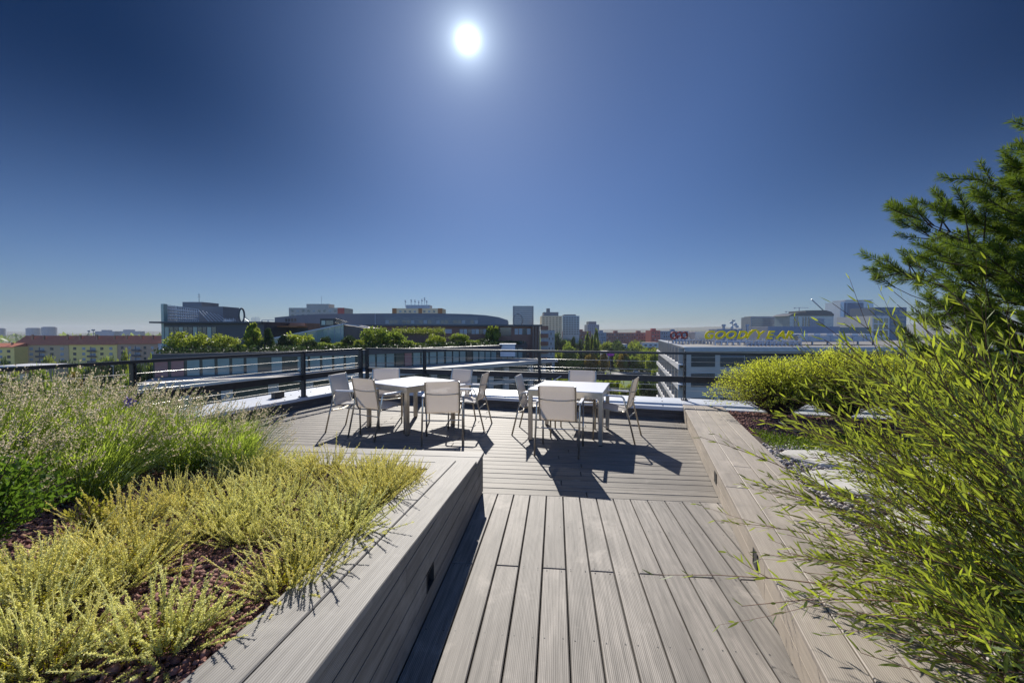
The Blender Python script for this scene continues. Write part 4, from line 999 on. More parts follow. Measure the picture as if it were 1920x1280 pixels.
for i in range(0, len(F0) - 1):
    a = Vector((*F0[i], 0)); b_ = Vector((*F0[i + 1], 0)); L = (b_ - a).length; d = (b_ - a).normalized(); nn = Vector((d.y, -d.x, 0)); k = 0; step = 1.82
    while (k + 1) * step < L:
        mm = M['teal_glass']
        if n_p in (0, 1): mm = M['pink_glass']
        elif n_p % 9 in (8,): mm = M['teal_dark']
        elif n_p in (17, 18): mm = M['pink_glass']
        MB().frame(a, d, nn, UP, (k * step + .22, .06, ZG0 + .08), ((k + 1) * step - .16, .16, ZG1 - .05)).build('glass_panel', mm, t); k += 1; n_p += 1
outer = off(F0, 9.5)
MB().prism(outer + off(F0, .1)[::-1], ZG0 - .55, ZG0 - .05).build('terrace_slab', M['concrete'], t)
MB().prism(off(F0, 9.4) + off(F0, 9.1)[::-1], ZG0 - .049, ZG0 + .18).build('terrace_curb', M['concrete'], t)
MB().prism(off(F0, 7.8) + back[::-1], GZ, ZG0 - .56).build('lower_wall', M['teal_dark'], t)
lo = off(F0, 7.8); n_p = 0
for i in range(len(lo) - 1):
    a = Vector((*lo[i], 0)); b_ = Vector((*lo[i + 1], 0)); L = (b_ - a).length; d = (b_ - a).normalized(); nn = Vector((d.y, -d.x, 0)); k = 0
    while (k + 1) * 4.4 < L:
        MB().frame(a, d, nn, UP, (k * 4.4, .05, GZ), (k * 4.4 + 1.3, .6, ZG0 - .57)).build('pillar', M['concrete'], t)
        k += 1
    for j in range(4):
        MB().frame(a, d, nn, UP, (0, .02, ZG0 - 4.2 - j * 3.6), (L, .4, ZG0 - 3.4 - j * 3.6)).build('spandrel', M['concrete'], t)
def fD(px, extra=0):
    """distance of the wing's facade along a pixel column"""
    r_ = (px - 960) / F; best = None
    for i in range(len(F0) - 1):
        (xa, ya), (xb, yb) = F0[i], F0[i + 1]; den = (xb - xa) - r_ * (yb - ya)
        if abs(den) < 1e-6: continue
        u = (r_ * ya - xa) / den
        if -.2 <= u <= 1.2: best = ya + (yb - ya) * u; break
    return (best or 95) + extra
# --- right office building with terraces on its side
t = thing('office_building', 'pale office building with stepped side balconies and flat roof carrying yellow letters', 'office building', (60, 90, GZ), absolute=True)
A0 = Vector((29.4, 70, 0)); A1 = Vector((44.5, 124, 0)); XR = 118
ZRF = -1.15
MB().prism([(A0.x, A0.y), (XR, 70), (XR, 124), (A1.x, A1.y)], GZ, ZRF - .75).build('wall', M['concrete'], t)
MB().prism([(A0.x - .5, A0.y - .5), (XR, 69.5), (XR, 124.5), (A1.x - .5, A1.y + .5)], ZRF - .74, ZRF - .2).build('roof_slab', M['galv'], t)
MB().prism([(A0.x - .7, A0.y - .7), (XR, 69.3), (XR, 70.0), (A0.x + .1, 70.0), (A1.x + .1, 124), (A1.x - .7, 124.7)], ZRF - .19, ZRF).build('parapet', M['light_metal'], t)
MB().prism([(A0.x + .6, A0.y + .2), (XR, 70.2), (XR, 123.5), (A1.x + .6, 123.5)], ZRF - .19, ZRF - .15).build('roof_surface', M['roof_membrane'], t)
dv = (A1 - A0).normalized(); nv = Vector((-dv.y, dv.x, 0)); Ls = (A1 - A0).length
for f_ in range(7):
    zb = ZRF - 1.0 - 3.4 * (f_ + 1)
    MB().frame(A0, dv, nv, UP, (-.3, 0.02, zb + 1.3), (Ls, 1.3, zb + 1.5)).frame(A0, dv, nv, UP, (-.3, 1.15, zb + .55), (Ls, 1.3, zb + 1.29)).build('side_balcony', M['white_wall'], t)
    MB().frame(A0, dv, nv, UP, (.6, .02, zb + 1.55), (Ls - 1, .12, zb + 4.1)).build('side_glazing', M['pane'], t)
    for k in range(10):
        MB().frame(A0, dv, nv, UP, (1 + k * 5.4, .13, zb + 1.51), (1.35 + k * 5.4, 1.2, zb + 4.2)).build('side_fin', M['concrete'], t)
    x = 30.2; z1 = ZRF - 1.05 - 3.4 * f_; k = 0
    while x < 80:
        MB().box((x, 69.93, z1 - 2.3), (x + 4.0, 70.1, z1 - .75)).build('window', M['pane'], t)
        if f_ < 2: MB().box((x, 69.93, z1 - .66), (x + 4.0, 70.1, z1 - .02)).build('window', M['blue_glass'] if k % 2 else M['pane'], t)
        x += 4.16 if k else 4.9; k += 1
# letters
def letters(txt, label, place, size, m, D, ext, shear, offset, group=None, mirror=False, bold=.02, sx_=1.0):
    t = thing('rooftop_sign', label, 'sign', place, absolute=False); xs = 0
    for ch in txt:
        if ch == ' ': xs += size * .74; continue
        cu = bpy.data.curves.new('letter', 'FONT'); cu.body = ch; cu.size = size; cu.extrude = ext; cu.shear = shear; cu.offset = bold
        o = bpy.data.objects.new('tmp', cu); COL.objects.link(o); bpy.context.view_layer.update()
        dg = bpy.context.evaluated_depsgraph_get(); me = bpy.data.meshes.new_from_object(o.evaluated_get(dg)); bpy.data.objects.remove(o)
        me.materials.clear(); me.materials.append(m)
        xsv = [v.co.x for v in me.vertices]; x0 = min(xsv); wd = max(xsv) - x0
        for v in me.vertices:
            x, y, z = v.co; X = (x - x0) * sx_ + xs; v.co = ((-X if mirror else X), z, y)
        if mirror: me.flip_normals()
        me.update(); l = link('letter', me, t); xs += wd * sx_ + size * (.07 if mirror else .0)
    return t, xs
p = W(1321, 634.5, 86); wid = W(1488, 634.5, 86).x - p.x
t, tot = letters('GOOD YEAR', 'large yellow slanted letters GOODYEAR with a winged shoe, standing on the roof', (p.x, 86, p.z), 2.25, M['sign_yellow'], 86, .06, .32, 0, bold=.085, sx_=1.12)
k = wid / tot
for l in t.children: l.scale = (k, 1, 1)
# winged foot between the words
wf = [(0, -.5), (.35, .1), (.2, .6), (.75, .95), (.55, 1.35), (1.15, 1.5), (.95, 1.9), (1.6, 2.0), (2.0, 2.35), (3.1, 2.45), (3.9, 2.35), (3.2, 2.15), (3.0, 2.0), (2.4, 1.95), (2.55, 1.75), (1.9, 1.6), (2.1, 1.35), (1.5, 1.25), (1.55, .95), (1.1, .8), (.95, .45), (.7, .1), (.35, -.2)]
q = MB().prof([(x * .66, z * .80) for x, z in wf], -.12, .12); o = q.build('winged_foot', M['sign_yellow'], t)
o.location = ((W(1398, 634, 86).x - p.x), 0, -.05)
q = MB(); n_ = 24
for i in range(n_ + 1):
    x = p.x + wid * i / n_; q.bar((x, 86.2, ZRF - .1), (x, 86.2, p.z + .3), .07, .07); q.bar((x, 86.2, p.z), (x + wid / n_ * .5, 87.6, ZRF - .1), .06, .06)
q.bar((p.x, 86.2, p.z - .05), (p.x + wid, 86.2, p.z - .05), .10, .10).bar((p.x, 86.2, p.z - .6), (p.x + wid, 86.2, p.z - .6), .08, .08)
o = q.build('support_frame', M['galv']); o.parent = t; o.matrix_parent_inverse = Matrix.Translation(t.location).inverted()
# red letters seen from behind
p0 = W(1305, 634, 100); p1 = W(1256, 634.5, 88)
t, tot = letters('EDCGO', 'large dark red round letters seen from behind at the left end of the roof', (p0.x, 100, p0.z), 2.3, M['sign_red'], 100, .12, 0, 0, mirror=True, bold=.05)
dd = Vector((p1.x - p0.x, -12, 0)); t.rotation_euler = (0, 0, math.atan2(-dd.y, -dd.x)); k = dd.length / tot
for l in t.children: l.scale = (k, 1, 1)
o = MB().bar((0, .3, -.35), (-dd.length, .3, -.35), .12, .12).bar((0, .3, -.9), (-dd.length, .3, -.9), .12, .12).build('support_frame', M['galv'], t)
q = MB()
for i in range(9): q.bar((-dd.length * i / 8, .3, -1.7), (-dd.length * i / 8, .3, .3), .08, .08)
q.build('support_frame', M['galv'], t)
# roof clutter on that building
rz = ZRF - .145
def roofbox(name, label, x0, x1, y0, D, m, depth=3, legs=False, parts=None, group=None):
    a = W(x0, y0, D); b_ = W(x1, y0, D); t = thing(name, label, 'roof plant', ((a.x + b_.x) / 2, D + depth / 2, rz), absolute=True, group=group)
    MB().box((a.x, D, rz + (.7 if legs else 0)), (b_.x, D + depth, a.z)).build('casing', m, t, bevel=.03)
    if legs:
        q = MB(); n_ = max(2, int((b_.x - a.x) / 3))
        for i in range(n_ + 1): q.box((a.x + (b_.x - a.x) * i / n_ - .1, D + .2, rz), (a.x + (b_.x - a.x) * i / n_ + .1, D + .5, rz + .69))
        q.build('leg_frame', M['galv'], t)
    return t, a, b_
t, a, b_ = roofbox('cooling_unit', 'long grey cooling unit with pale vents on top, right of the yellow letters', 1497, 1640, 629.5, 84, M['galv'], 4, True)
for i in range(6):
    x = a.x + (b_.x - a.x) * (i + .35) / 6; MB().box((x, 84.4, a.z + .01), (x + 1.3, 87.6, a.z + .45)).build('vent', M['light_metal'], t, bevel=.05)
for i in range(7):
    x = a.x + (b_.x - a.x) * i / 7; MB().box((x - .03, 83.93, rz + .75), (x + .03, 83.995, a.z - .05)).build('panel_joint', M['light_metal'], t)
roofbox('plant_screen', 'long pale grey plant screen behind the last yellow letters', 1440, 1575, 612, 112, M['far_concrete'], 8)
roofbox('plant_screen', 'dark blue-grey plant box right behind the cooling unit', 1574, 1634, 613.5, 118, M['blue_glass'], 5)
roofbox('plant_screen', 'white-framed grey box left of the yellow letters', 1304, 1322, 622, 92, M['light_metal'], 4)
roofbox('plant_screen', 'low pale plant box behind the middle yellow letters', 1345, 1392, 616.5, 112, M['far_concrete'], 5)
roofbox('duct_box', 'small pale duct box between the yellow letters and the cooling unit', 1487, 1498, 626, 85.5, M['light_metal'], 3)
for i, (x0, x1, y0, D, lab) in enumerate(((1262, 1345, 636.5, 90, 'long bright duct along the roof under the red letters'), (1340, 1500, 638.5, 82, 'long low pipe run along the roof under the yellow letters'), (1400, 1500, 643, 78, 'short low pipe run nearest the roof edge'))):
    a = W(x0, y0, D); b_ = W(x1, y0, D); q = MB().tube([(a.x, D, a.z - .2), (b_.x, D, a.z - .2)], .22, 8)
    n_ = 14
    for k in range(n_ + 1): x = a.x + (b_.x - a.x) * k / n_; q.box((x - .12, D - .3, rz), (x + .12, D + .3, a.z - .1 + .25 * (k % 3)))
    tag(q.build('pipe_run', M['light_metal'] if i < 2 else M['galv']), lab, 'pipes')
q = MB(); p = W(1374, 599, 112)
q.tube([(p.x, 112, rz), (p.x, 112, p.z)], .12, 6)
for k, (dx, dz, s_) in enumerate(((-.5, -.8, .35), (.6, -1.3, .45), (1.1, -1.9, .4), (-.3, -2.1, .4), (.3, -.3, .25), (1.3, -2.8, .35))): q.tube([(p.x + dx, 111.7, p.z + dz), (p.x + dx, 112.1, p.z + dz)], s_, 8).bar((p.x, 112, p.z + dz - .2), (p.x + dx, 112, p.z + dz), .08, .08)
tag(q.build('antenna', M['galv']), 'antenna mast with round dishes above the yellow letters', 'antenna')
for i, (x, lab) in enumerate(((1357, 'small chimney cowl left of the dish mast'), (1401, 'small chimney cowl right of the dish mast'))):
    p = W(x, 608, 113); tag(MB().tube([(p.x, 113, rz), (p.x, 113, p.z - .5), (p.x, 113, p.z - .45), (p.x, 113, p.z)], [.35, .35, .6, .5], 8).build('chimney_cowl', M['galv']), lab, 'chimney')
# --- towers on the right
tall('dark grey office tower left of the cranes', 1408, 1461, 594.5, 520, M['blue_grey'], 1, 9, M['pane'], .96, .55, roofh=1.0)
D = 430; t = thing('office_building', 'glass office block with dark curved roof under the cranes', 'office building', (W(1520, 600, D).x, D, GZ), absolute=True)
a = W(1481, 590, D); b_ = W(1563, 592, D); MB().box((a.x, D, GZ), (b_.x, D + 25, b_.z)).build('wall', M['pale_glass'], t)
pr_ = [(1478, 592), (1486, 588.5), (1500, 586), (1511, 585.5), (1511.5, 582), (1530, 581.5), (1548, 581.5), (1558, 584), (1564, 589), (1563.5, 592)]
MB().prof([(W(x, y, D - 1).x, W(x, y, D - 1).z) for x, y in pr_], D - 1, D + 26).build('roof', M['dark_clad'], t)
for k in range(5):
    p = W(1489 + k * 5 + (6 if k > 1 else 0), 594, D); MB().box((p.x, D - .3, GZ), (p.x + 1.4, D - .01, p.z)).build('dark_strip', M['pane'], t)
MB().box((W(1518, 600, D).x, D - .3, GZ), (W(1545, 600, D).x, D - .01, W(1545, 597, D).z)).build('glazing', M['blue_grey'], t)
t, a, b_ = tall('tallest pale glass tower on the right with white vertical corner bands', 1576, 1638, 566, 450, M['tower_pale'], 0, 0, M['pane'])
zt = a.z
for (x0, x1, mm) in ((1576.5, 1582, 'tower_pale'), (1583, 1587, 'tower_blue'), (1588.5, 1618, 'tower_blue'), (1619, 1623, 'light_metal'), (1624.5, 1633, 'tower_pale')):
    p = W(x0, 568, 450); q_ = W(x1, 568, 450); MB().box((p.x, 449.6, GZ), (q_.x, 449.99, zt - .8)).build('glazing', M[mm], t)
p = W(1586, 562, 450); q_ = W(1637, 562, 450); MB().box((p.x, 450, p.z - 1), (q_.x, 470, p.z)).box((p.x + .5, 452, zt + .01), (q_.x - .5, 468, p.z - 1.01)).build('roof_crown', M['light_metal'], t)
t, a, b_ = tall('nearer white gridded building with green panes at the right, beside the pine', 1636, 1668, 592, 200, M['white_wall'], 3, 3, M['teal_dark'], .74, .8, zb=W(1640, 630, 200).z)
tall('blue-grey tower behind the white gridded building, beside the pine', 1640, 1700, 576, 300, M['tower_blue'], 4, 6, M['blue_glass'], .8, .6)
def crane(label, x, ytop, D, jib, jib_y, thick=.35, cj=None, m='galv'):
    p = W(x, ytop, D); t = thing('tower_crane', label, 'crane', (p.x, D, GZ), absolute=True)
    MB().bar((p.x, D, GZ), (p.x, D, p.z), thick * 1.4, thick * 1.4).build('mast', M[m], t)
    e = W(jib, jib_y, D); MB().bar((p.x, D, p.z - .5), (e.x, D, e.z), thick, thick).build('jib', M[m], t)
    if cj: c_ = W(cj[0], cj[1], D); MB().bar((p.x, D, p.z - .5), (c_.x, D, c_.z), thick, thick).box((c_.x - .9, D - .6, c_.z - 1.2), (c_.x + .9, D + .6, c_.z + .3)).build('counter_jib', M[m], t)
crane('crane with long jib raised diagonally to the left over the curved roof', 1545, 582, 470, 1521.5, 561, .9)
crane('slender crane with level jib left of the raised one', 1498.5, 576, 560, 1516, 577, .5, (1490, 577))
crane('faint low crane at the left end of the curved-roof block', 1484, 584, 560, 1497, 584, .4, (1474, 584))
crane('small red crane between the curved-roof block and the tallest tower', 1571, 601, 480, 1565, 597, .6, (1573, 603), 'sign_red')
# --- road things
p = gpt(1192, 698.3); t = thing('parked_car', 'white car on the pale lane beyond the lawn', 'car', (p[0], p[1], GZ + .06), R(12))
q = MB().prof([(-2.1, .3), (-2.15, .75), (-1.75, .95), (-1.2, 1.0), (-.65, 1.42), (.75, 1.46), (1.5, 1.0), (2.1, .92), (2.15, .35)], -.88, .88); q.build('body', M['car_white'], t, bevel=.08)
MB().prof([(-1.08, 1.0), (-.6, 1.37), (.7, 1.41), (1.32, 1.0)], -.9, .9).build('windows', M['pane'], t)
for (x, y) in ((-1.3, -.86), (1.3, -.86), (-1.3, .86), (1.3, .86)): MB().tube([(x, y - .1, .33), (x, y + .1, .33)], .33, 12).build('wheel', M['black'], t)
p = W(1145, 663, 255); t = thing('pole_sign', 'magenta rounded sign on a tall dark pole above the trees', 'sign', (p.x, 255, GZ), absolute=True)
MB().tube([(p.x, 255.3, GZ), (p.x, 255.3, p.z)], .3, 8).build('pole', M['dark_clad'], t)
q = MB().prof([(p.x + 2.1 * math.copysign(abs(math.cos(k * .3927)) ** .6, math.cos(k * .3927)), p.z + 1.4 * math.copysign(abs(math.sin(k * .3927)) ** .6, math.sin(k * .3927))) for k in range(16)], 254.7, 255.2); q.build('sign_face', M['magenta'], t)
for (x0, x1, y0, y1, mm, lab) in ((1211.5, 1224, 679, 685, 'white_wall', 'pale billboard beside a green one at the foot of the park trees'), (1225.5, 1232, 677.5, 685, 'green_sign', 'small green billboard right of the pale one')):
    a = W(x0, y0, 278); b_ = W(x1, y1, 278); t = thing('billboard', lab, 'billboard', ((a.x + b_.x) / 2, 278, GZ), absolute=True)
    MB().box((a.x, 278, b_.z), (b_.x, 278.3, a.z)).build('board', M[mm], t)
    MB().bar((a.x + .4, 278.5, GZ), (a.x + .4, 278.5, a.z), .2, .2).bar((b_.x - .4, 278.5, GZ), (b_.x - .4, 278.5, a.z), .2, .2).build('posts', M['galv'], t)
p = W(212, 686, 120); t = thing('street_lamp', 'pale street lamp post standing among the trees below the yellow house', 'street lamp', (p.x, 120, GZ), absolute=True)
MB().tube([(p.x, 120, GZ), (p.x, 120, p.z)], [.09, .06], 6).build('pole', M['light_metal'], t); MB().box((p.x - .5, 119.8, p.z), (p.x + .2, 120.2, p.z + .12)).build('lamp_head', M['light_metal'], t)
a = W(-10, 690, 110); b_ = W(68, 690, 110); t = thing('pavilion', 'low building with white and orange roof edge at the far left below the yellow house', 'building', ((a.x + b_.x) / 2, 112, GZ), absolute=True)
MB().box((a.x, 110, GZ), (b_.x, 118, a.z)).build('wall', M['cream'], t); MB().box((a.x - .3, 109.6, a.z + .01), (b_.x + .3, 118.3, a.z + .6)).build('roof', M['white_wall'], t); MB().box((a.x - .3, 109.5, a.z - 1.3), (b_.x + .3, 109.95, a.z)).build('roof_edge', M['orange'], t)
# ------------------------------------------------------------------ vegetation
def rng(s): return np.random.RandomState(s)
def randdir(r, n): v = r.normal(size=(n, 3)); return unit(v)
M['bark'] = mat('bark', (.075, .055, .04), (.04, .03, .022), rough=.95, scale=12)
M['crown_a'] = leafmat('crown_green', (.025, .055, .013), (.16, .22, .035), (.40, .52, .06), .36)
M['crown_y'] = leafmat('crown_yellow_green', (.045, .085, .013), (.23, .29, .04), (.48, .56, .06), .38)
M['crown_d'] = leafmat('crown_dark_green', (.014, .036, .015), (.05, .085, .026), (.09, .14, .03), .25)
M['crown_o'] = leafmat('crown_autumn', (.10, .075, .018), (.26, .19, .03), (.35, .26, .03), .35)
def crown_mesh(name, kind, seed, m, n=2200):
    """foliage in a unit volume: x,y in -1..1, z 0..1, many small leaf clumps"""
    r = rng(seed); Ps = []; Ts = []; Ls = []
    nl = {'round': 34, 'broad': 30, 'conifer': 46, 'poplar': 30, 'low': 26}[kind]
    for i in range(nl):
        u = r.rand()
        if kind == 'round':
            d = randdir(r, 1)[0]; c = np.array([d[0] * .68, d[1] * .68, .5 + d[2] * .36]) * (1 if r.rand() < .8 else .7); rad = r.uniform(.22, .36)
            if c[2] < .5: c[2] += 0
        elif kind == 'broad':
            d = randdir(r, 1)[0]; k = r.uniform(.45, .8); c = np.array([d[0] * k, d[1] * k, .56 + d[2] * .32]); rad = r.uniform(.2, .42)
        elif kind == 'conifer':
            z = .06 + .86 * i / nl; k = (1 - z) * .72; a = r.uniform(0, 6.28); c = np.array([math.cos(a) * k, math.sin(a) * k, z]); rad = .12 + .28 * (1 - z)
        elif kind == 'poplar':
            z = .12 + .84 * i / nl; k = .5 * math.sin(math.pi * min(1, z * .9 + .12)) ** .7; a = r.uniform(0, 6.28); c = np.array([math.cos(a) * k, math.sin(a) * k, z]); rad = .32 * (1.15 - z)
        else:
            c = np.array([r.uniform(-.8, .8), r.uniform(-.8, .8), r.uniform(.2, .68)]); rad = r.uniform(.22, .36)
        m_ = int(n / nl); dd = randdir(r, m_); rr_ = rad * r.uniform(.55, 1.08, (m_, 1)); zs_ = {'conifer': .55, 'poplar': .4, 'low': 1.0}.get(kind, .55)
        p = c + dd * rr_ * np.array([1, 1, zs_])
        Ps.append(p); base = r.uniform(0, 1) ; Ts.append(np.clip(base * .75 + r.uniform(-.1, .35, m_), 0, 1)); 
    P = np.concatenate(Ps); T = np.concatenate(Ts); n_ = len(P)
    P[:, 2] = np.maximum(P[:, 2], .02)
    out = unit(P - np.array([0, 0, .45])); D = unit(out * .6 + randdir(r, n_)); D[:, 2] += .15
    s = {'conifer': .10, 'poplar': .13, 'low': .15}.get(kind, .105)
    V, Fc, TT = leaves(P, D, randdir(r, n_), r.uniform(s * .7, s * 1.5, n_), r.uniform(s * .5, s * .95, n_), T)
    return np_mesh(name, V, Fc, m, TT)
CR = {}
for kind, mk, ks in (('round', 'crown_y', 2), ('round', 'crown_a', 3), ('broad', 'crown_a', 4), ('broad', 'crown_y', 2), ('broad', 'crown_o', 1), ('broad', 'crown_d', 2), ('conifer', 'crown_d', 2), ('poplar', 'crown_a', 2), ('poplar', 'crown_y', 1), ('low', 'crown_d', 1), ('low', 'crown_a', 2), ('low', 'crown_y', 2), ('round', 'crown_d', 2)):
    for s_ in range(ks): CR.setdefault((kind, mk[-1]), []).append(crown_mesh('crown', kind, 100 + s_ * 13 + len(CR), M[mk], 2600))
trunk_me = None
def trunk_mesh():
    q = MB(); q.tube([(0, 0, 0), (.01, 0, .25), (-.01, .01, .6), (0, 0, .9)], [.05, .035, .022, .008], 7)
    for k in range(6):
        a = k * 1.9; z = .28 + .08 * k; q.tube([(0, 0, z), (.22 * math.cos(a), .22 * math.sin(a), z + .12), (.45 * math.cos(a), .45 * math.sin(a), z + .3)], [.018, .011, .004], 5)
    o = q.build('trunk', M['bark'], smooth=True); me = o.data; bpy.data.objects.remove(o); return me
trunk_me = trunk_mesh()
tcount = 0
def tree(name, label, cat, base, h, wd, kind, col, group=None, lift=.0, trunk=True):
    """tree standing at base, height h, crown width wd"""
    global tcount; tcount += 1
    r = random.Random(tcount); t = thing(name, label, cat, base, r.uniform(0, 6.28), group)
    cr = link('crown', r.choice(CR[(kind, col)]), t); cr.scale = (wd / 2, wd / 2, h * (1 - lift)); cr.location = (0, 0, h * lift)
    if trunk: tr = link('trunk', trunk_me, t); tr.scale = (h * .7, h * .7, h * .8)
    return t
# trees and hedges on the planted roof of the curved wing
RT_ = [ # px centre, top y, width px, kind, colour, extra distance, label
 (352, 622, 66, 'round', 'y', 4, 'large round-crowned roof tree, leftmost, in front of the green glass corner', 'roof_tree'),
 (417, 627, 54, 'round', 'y', 5, 'second round-crowned roof tree from the left, before the dark clad wall', 'roof_tree'),
 (447, 645, 30, 'low', 'y', 3, 'low spreading bush between the second round tree and the tall pale one', 'bush'),
 (475, 609, 40, 'poplar', 'y', 6, 'tall pale yellow-green upright tree before the dark clad wall', 'roof_tree'),
 (502, 617, 30, 'conifer', 'd', 5, 'dark pointed conifer right beside the tall pale yellow-green tree', 'conifer'),
 (532, 629, 34, 'conifer', 'a' if False else 'd', 6, 'broad dull green conifer left of the glass gable', 'conifer'),
 (561, 626, 48, 'low', 'y', 8, 'yellow-green spreading shrub under the sloping glass gable', 'bush'),
 (580, 638, 28, 'round', 'd', 4, 'small dark round bush in front of the yellow-green shrub', 'bush'),
 (604, 641, 28, 'round', 'a', 4, 'clipped green hedge ball, left one below the glass gable', 'hedge_bush'),
 (622, 643, 24, 'low', 'a', 4, 'clipped green hedge ball between two others below the glass gable', 'hedge_bush'),
 (636, 641, 26, 'low', 'y', 4, 'brighter hedge bush below the timber side of the pavilion', 'hedge_bush'),
 (612, 632, 24, 'round', 'd', 9, 'dark bush standing against the glass of the gable', 'bush'),
 (654, 629, 28, 'round', 'd', 5, 'dark round bush before the timber wall of the pavilion', 'bush'),
 (674, 638, 24, 'broad', 'y', 3, 'small pale leafy bush in front of the corner posts of the railing', 'bush'),
 (706, 616, 58, 'broad', 'a', 6, 'big green tree with bright top behind the corner of the railing', 'roof_tree'),
 (737, 623, 42, 'broad', 'a', 6, 'mid green tree adjoining the big one behind the left table', 'roof_tree'),
 (758, 637, 30, 'low', 'a', 4, 'green bush to the right of the two joined trees', 'bush'),
 (775, 642, 34, 'low', 'y', 5, 'low light green bush before the brown retaining wall', 'bush'),
 (793, 648, 26, 'low', 'a', 4, 'lowest flat bush between the light green one and the round one', 'bush'),
 (816, 627, 38, 'round', 'y', 5, 'round yellow-green tree standing alone before the brown wall', 'roof_tree'),
 (840, 641, 24, 'low', 'd', 5, 'dark low bush between the lone round tree and its right neighbour', 'bush'),
 (861, 627, 38, 'broad', 'a', 5, 'loose green tree right of the lone round tree', 'roof_tree'),
 (885, 637, 28, 'low', 'a', 5, 'smaller green bush at the right foot of the loose tree', 'bush'),
 (906, 634, 26, 'round', 'd', 6, 'dark bush near the right end of the roof garden', 'bush'),
 (925, 613, 30, 'broad', 'y', 8, 'last light green tree at the right end of the roof garden', 'roof_tree'),
]
for (px, y0, wpx, kind, col, ex, lab, nm) in RT_:
    D = fD(px, ex + wpx * .03); p = W(px, y0, D); wd = wpx * D / F * 1.08; h = p.z - ZR_
    tree(nm, lab, {'roof_tree': 'tree', 'bush': 'bush', 'conifer': 'tree', 'hedge_bush': 'bush'}[nm], (p.x, D, ZR_), h * 1.03, wd, kind, col, lift=.0)
# planting trough with trailing green on a brown wall
D = 92; a = W(740, 624, D); b_ = W(832, 645, D); t = thing('retaining_wall', 'brown retaining wall with trailing green plants along its top, behind the roof trees', 'wall', ((a.x + b_.x) / 2, D, b_.z - 2), absolute=True)
MB().box((a.x, D, b_.z - 2), (b_.x, D + 3, a.z)).build('wall', M['brick'], t)
r = rng(41); n_ = 2600; P = np.stack([r.uniform(a.x - .5, b_.x + .3, n_), D - .2 + r.uniform(-.4, .8, n_), a.z + .2 + r.normal(0, .32, n_) + .35 * np.sin(np.linspace(0, 9, n_))], 1)
V, Fc, T = leaves(P, randdir(r, n_), randdir(r, n_), r.uniform(.15, .35, n_), r.uniform(.1, .25, n_), r.rand(n_)); o = link('trailing_plants', np_mesh('trailing_plants', V, Fc, M['crown_y'], T), t)
# low ground cover along the roof edge of the wing
r = rng(42); n_ = 12000; u = r.rand(n_) * (len(F0) - 1.001); i_ = u.astype(int); f_ = (u - i_)[:, None]; Fa = np.array(F0); P2 = Fa[i_] * (1 - f_) + Fa[i_ + 1] * f_
dd = Fa[i_ + 1] - Fa[i_]; dd = dd / np.linalg.norm(dd, axis=1, keepdims=True); nn = np.stack([-dd[:, 1], dd[:, 0]], 1); P2 = P2 + nn * r.uniform(.6, 9, (n_, 1))
P = np.concatenate([P2, ZR_ + r.rand(n_, 1) ** 1.5 * .75], 1); V, Fc, T = leaves(P, randdir(r, n_), randdir(r, n_), r.uniform(.25, .5, n_), r.uniform(.18, .35, n_), r.rand(n_) * .8)
tag(link('ground_cover', np_mesh('ground_cover', V, Fc, M['crown_d'], T)), 'dark low ground cover between the trees on the planted roof', 'ground cover', kind='stuff')
# park and valley trees
def gtree(px, ytop, D, wpx, kind, col, lab, nm='park_tree', group=None, cat='tree'):
    p = W(px, ytop, D); tree(nm, lab, cat, (p.x, D, GZ), (p.z - GZ) * 1.02, wpx * D / F, kind, col, group)
gtree(1101, 628, 275, 17, 'poplar', 'a', 'left one of the two tall poplars in the park', 'poplar')
gtree(1118, 622, 278, 19, 'poplar', 'a', 'right and taller one of the two tall poplars in the park', 'poplar')
gtree(1110, 632, 284, 14, 'poplar', 'a', 'shorter poplar squeezed between the two tall ones', 'poplar')
gtree(1048, 629, 290, 30, 'broad', 'd', 'dark tree at the left edge of the park, beside the pale blue block')
gtree(1075, 634, 280, 24, 'conifer', 'd', 'dark pointed tree left of the poplars')
gtree(1088, 641, 265, 18, 'conifer', 'd', 'small dark pointed tree touching the poplars on the left')
gtree(1066, 650, 262, 30, 'broad', 'a', 'rounded green tree in front of the dark pointed ones')
gtree(1132, 664, 262, 20, 'broad', 'o', 'yellow-orange autumn tree left of the magenta sign pole')
gtree(1168, 662, 266, 26, 'broad', 'o', 'yellow autumn tree right of the magenta sign pole')
gtree(1225, 662, 250, 34, 'broad', 'y', 'light green tree at the corner of the pale office building')
gtree(1150, 712, 135, 46, 'broad', 'y', 'bright yellow-green tree top just above the coping, behind the right table')
gtree(1178, 716, 128, 36, 'low', 'y', 'second bright tree top above the coping, right of the table')
gtree(1215, 714, 140, 50, 'broad', 'd', 'dark tree top above the coping beside the white side balconies')
gtree(1130, 720, 150, 30, 'broad', 'a', 'green tree top above the coping, just left of the bright one')
gtree(1232, 693, 190, 30, 'broad', 'y', 'light young tree at the corner balconies, above the lane')
r = random.Random(11)
g_ = 'dense trees of the park beyond the road'
for i in range(120):
    D = r.uniform(262, 400); px = r.uniform(1018, 1262); yb = F * 26.5 / D + 620
    h = r.uniform(10, 17) * (1 if D > 300 else .8); ytop = yb - h * F / D
    if px < 1100 and r.random() < .3: ytop -= 4
    gtree(px, max(ytop, 639), D, r.uniform(9, 14) * F / D, 'broad', r.choice('aaaaddyyyo' if i % 3 else 'aad'), 'leafy park tree in the dense mass beyond the road', 'park_tree', g_)
g2 = 'low trees in front of the road'
for i in range(12):
    D = r.uniform(150, 215); px = r.uniform(1000, 1150); h = r.uniform(4, 7); gtree(px, F * 26.5 / D + 620 - h * F / D, D, r.uniform(5, 8) * F / D, 'low', r.choice('ay'), 'low bushy tree on the lawn this side of the road', 'park_tree', g2)
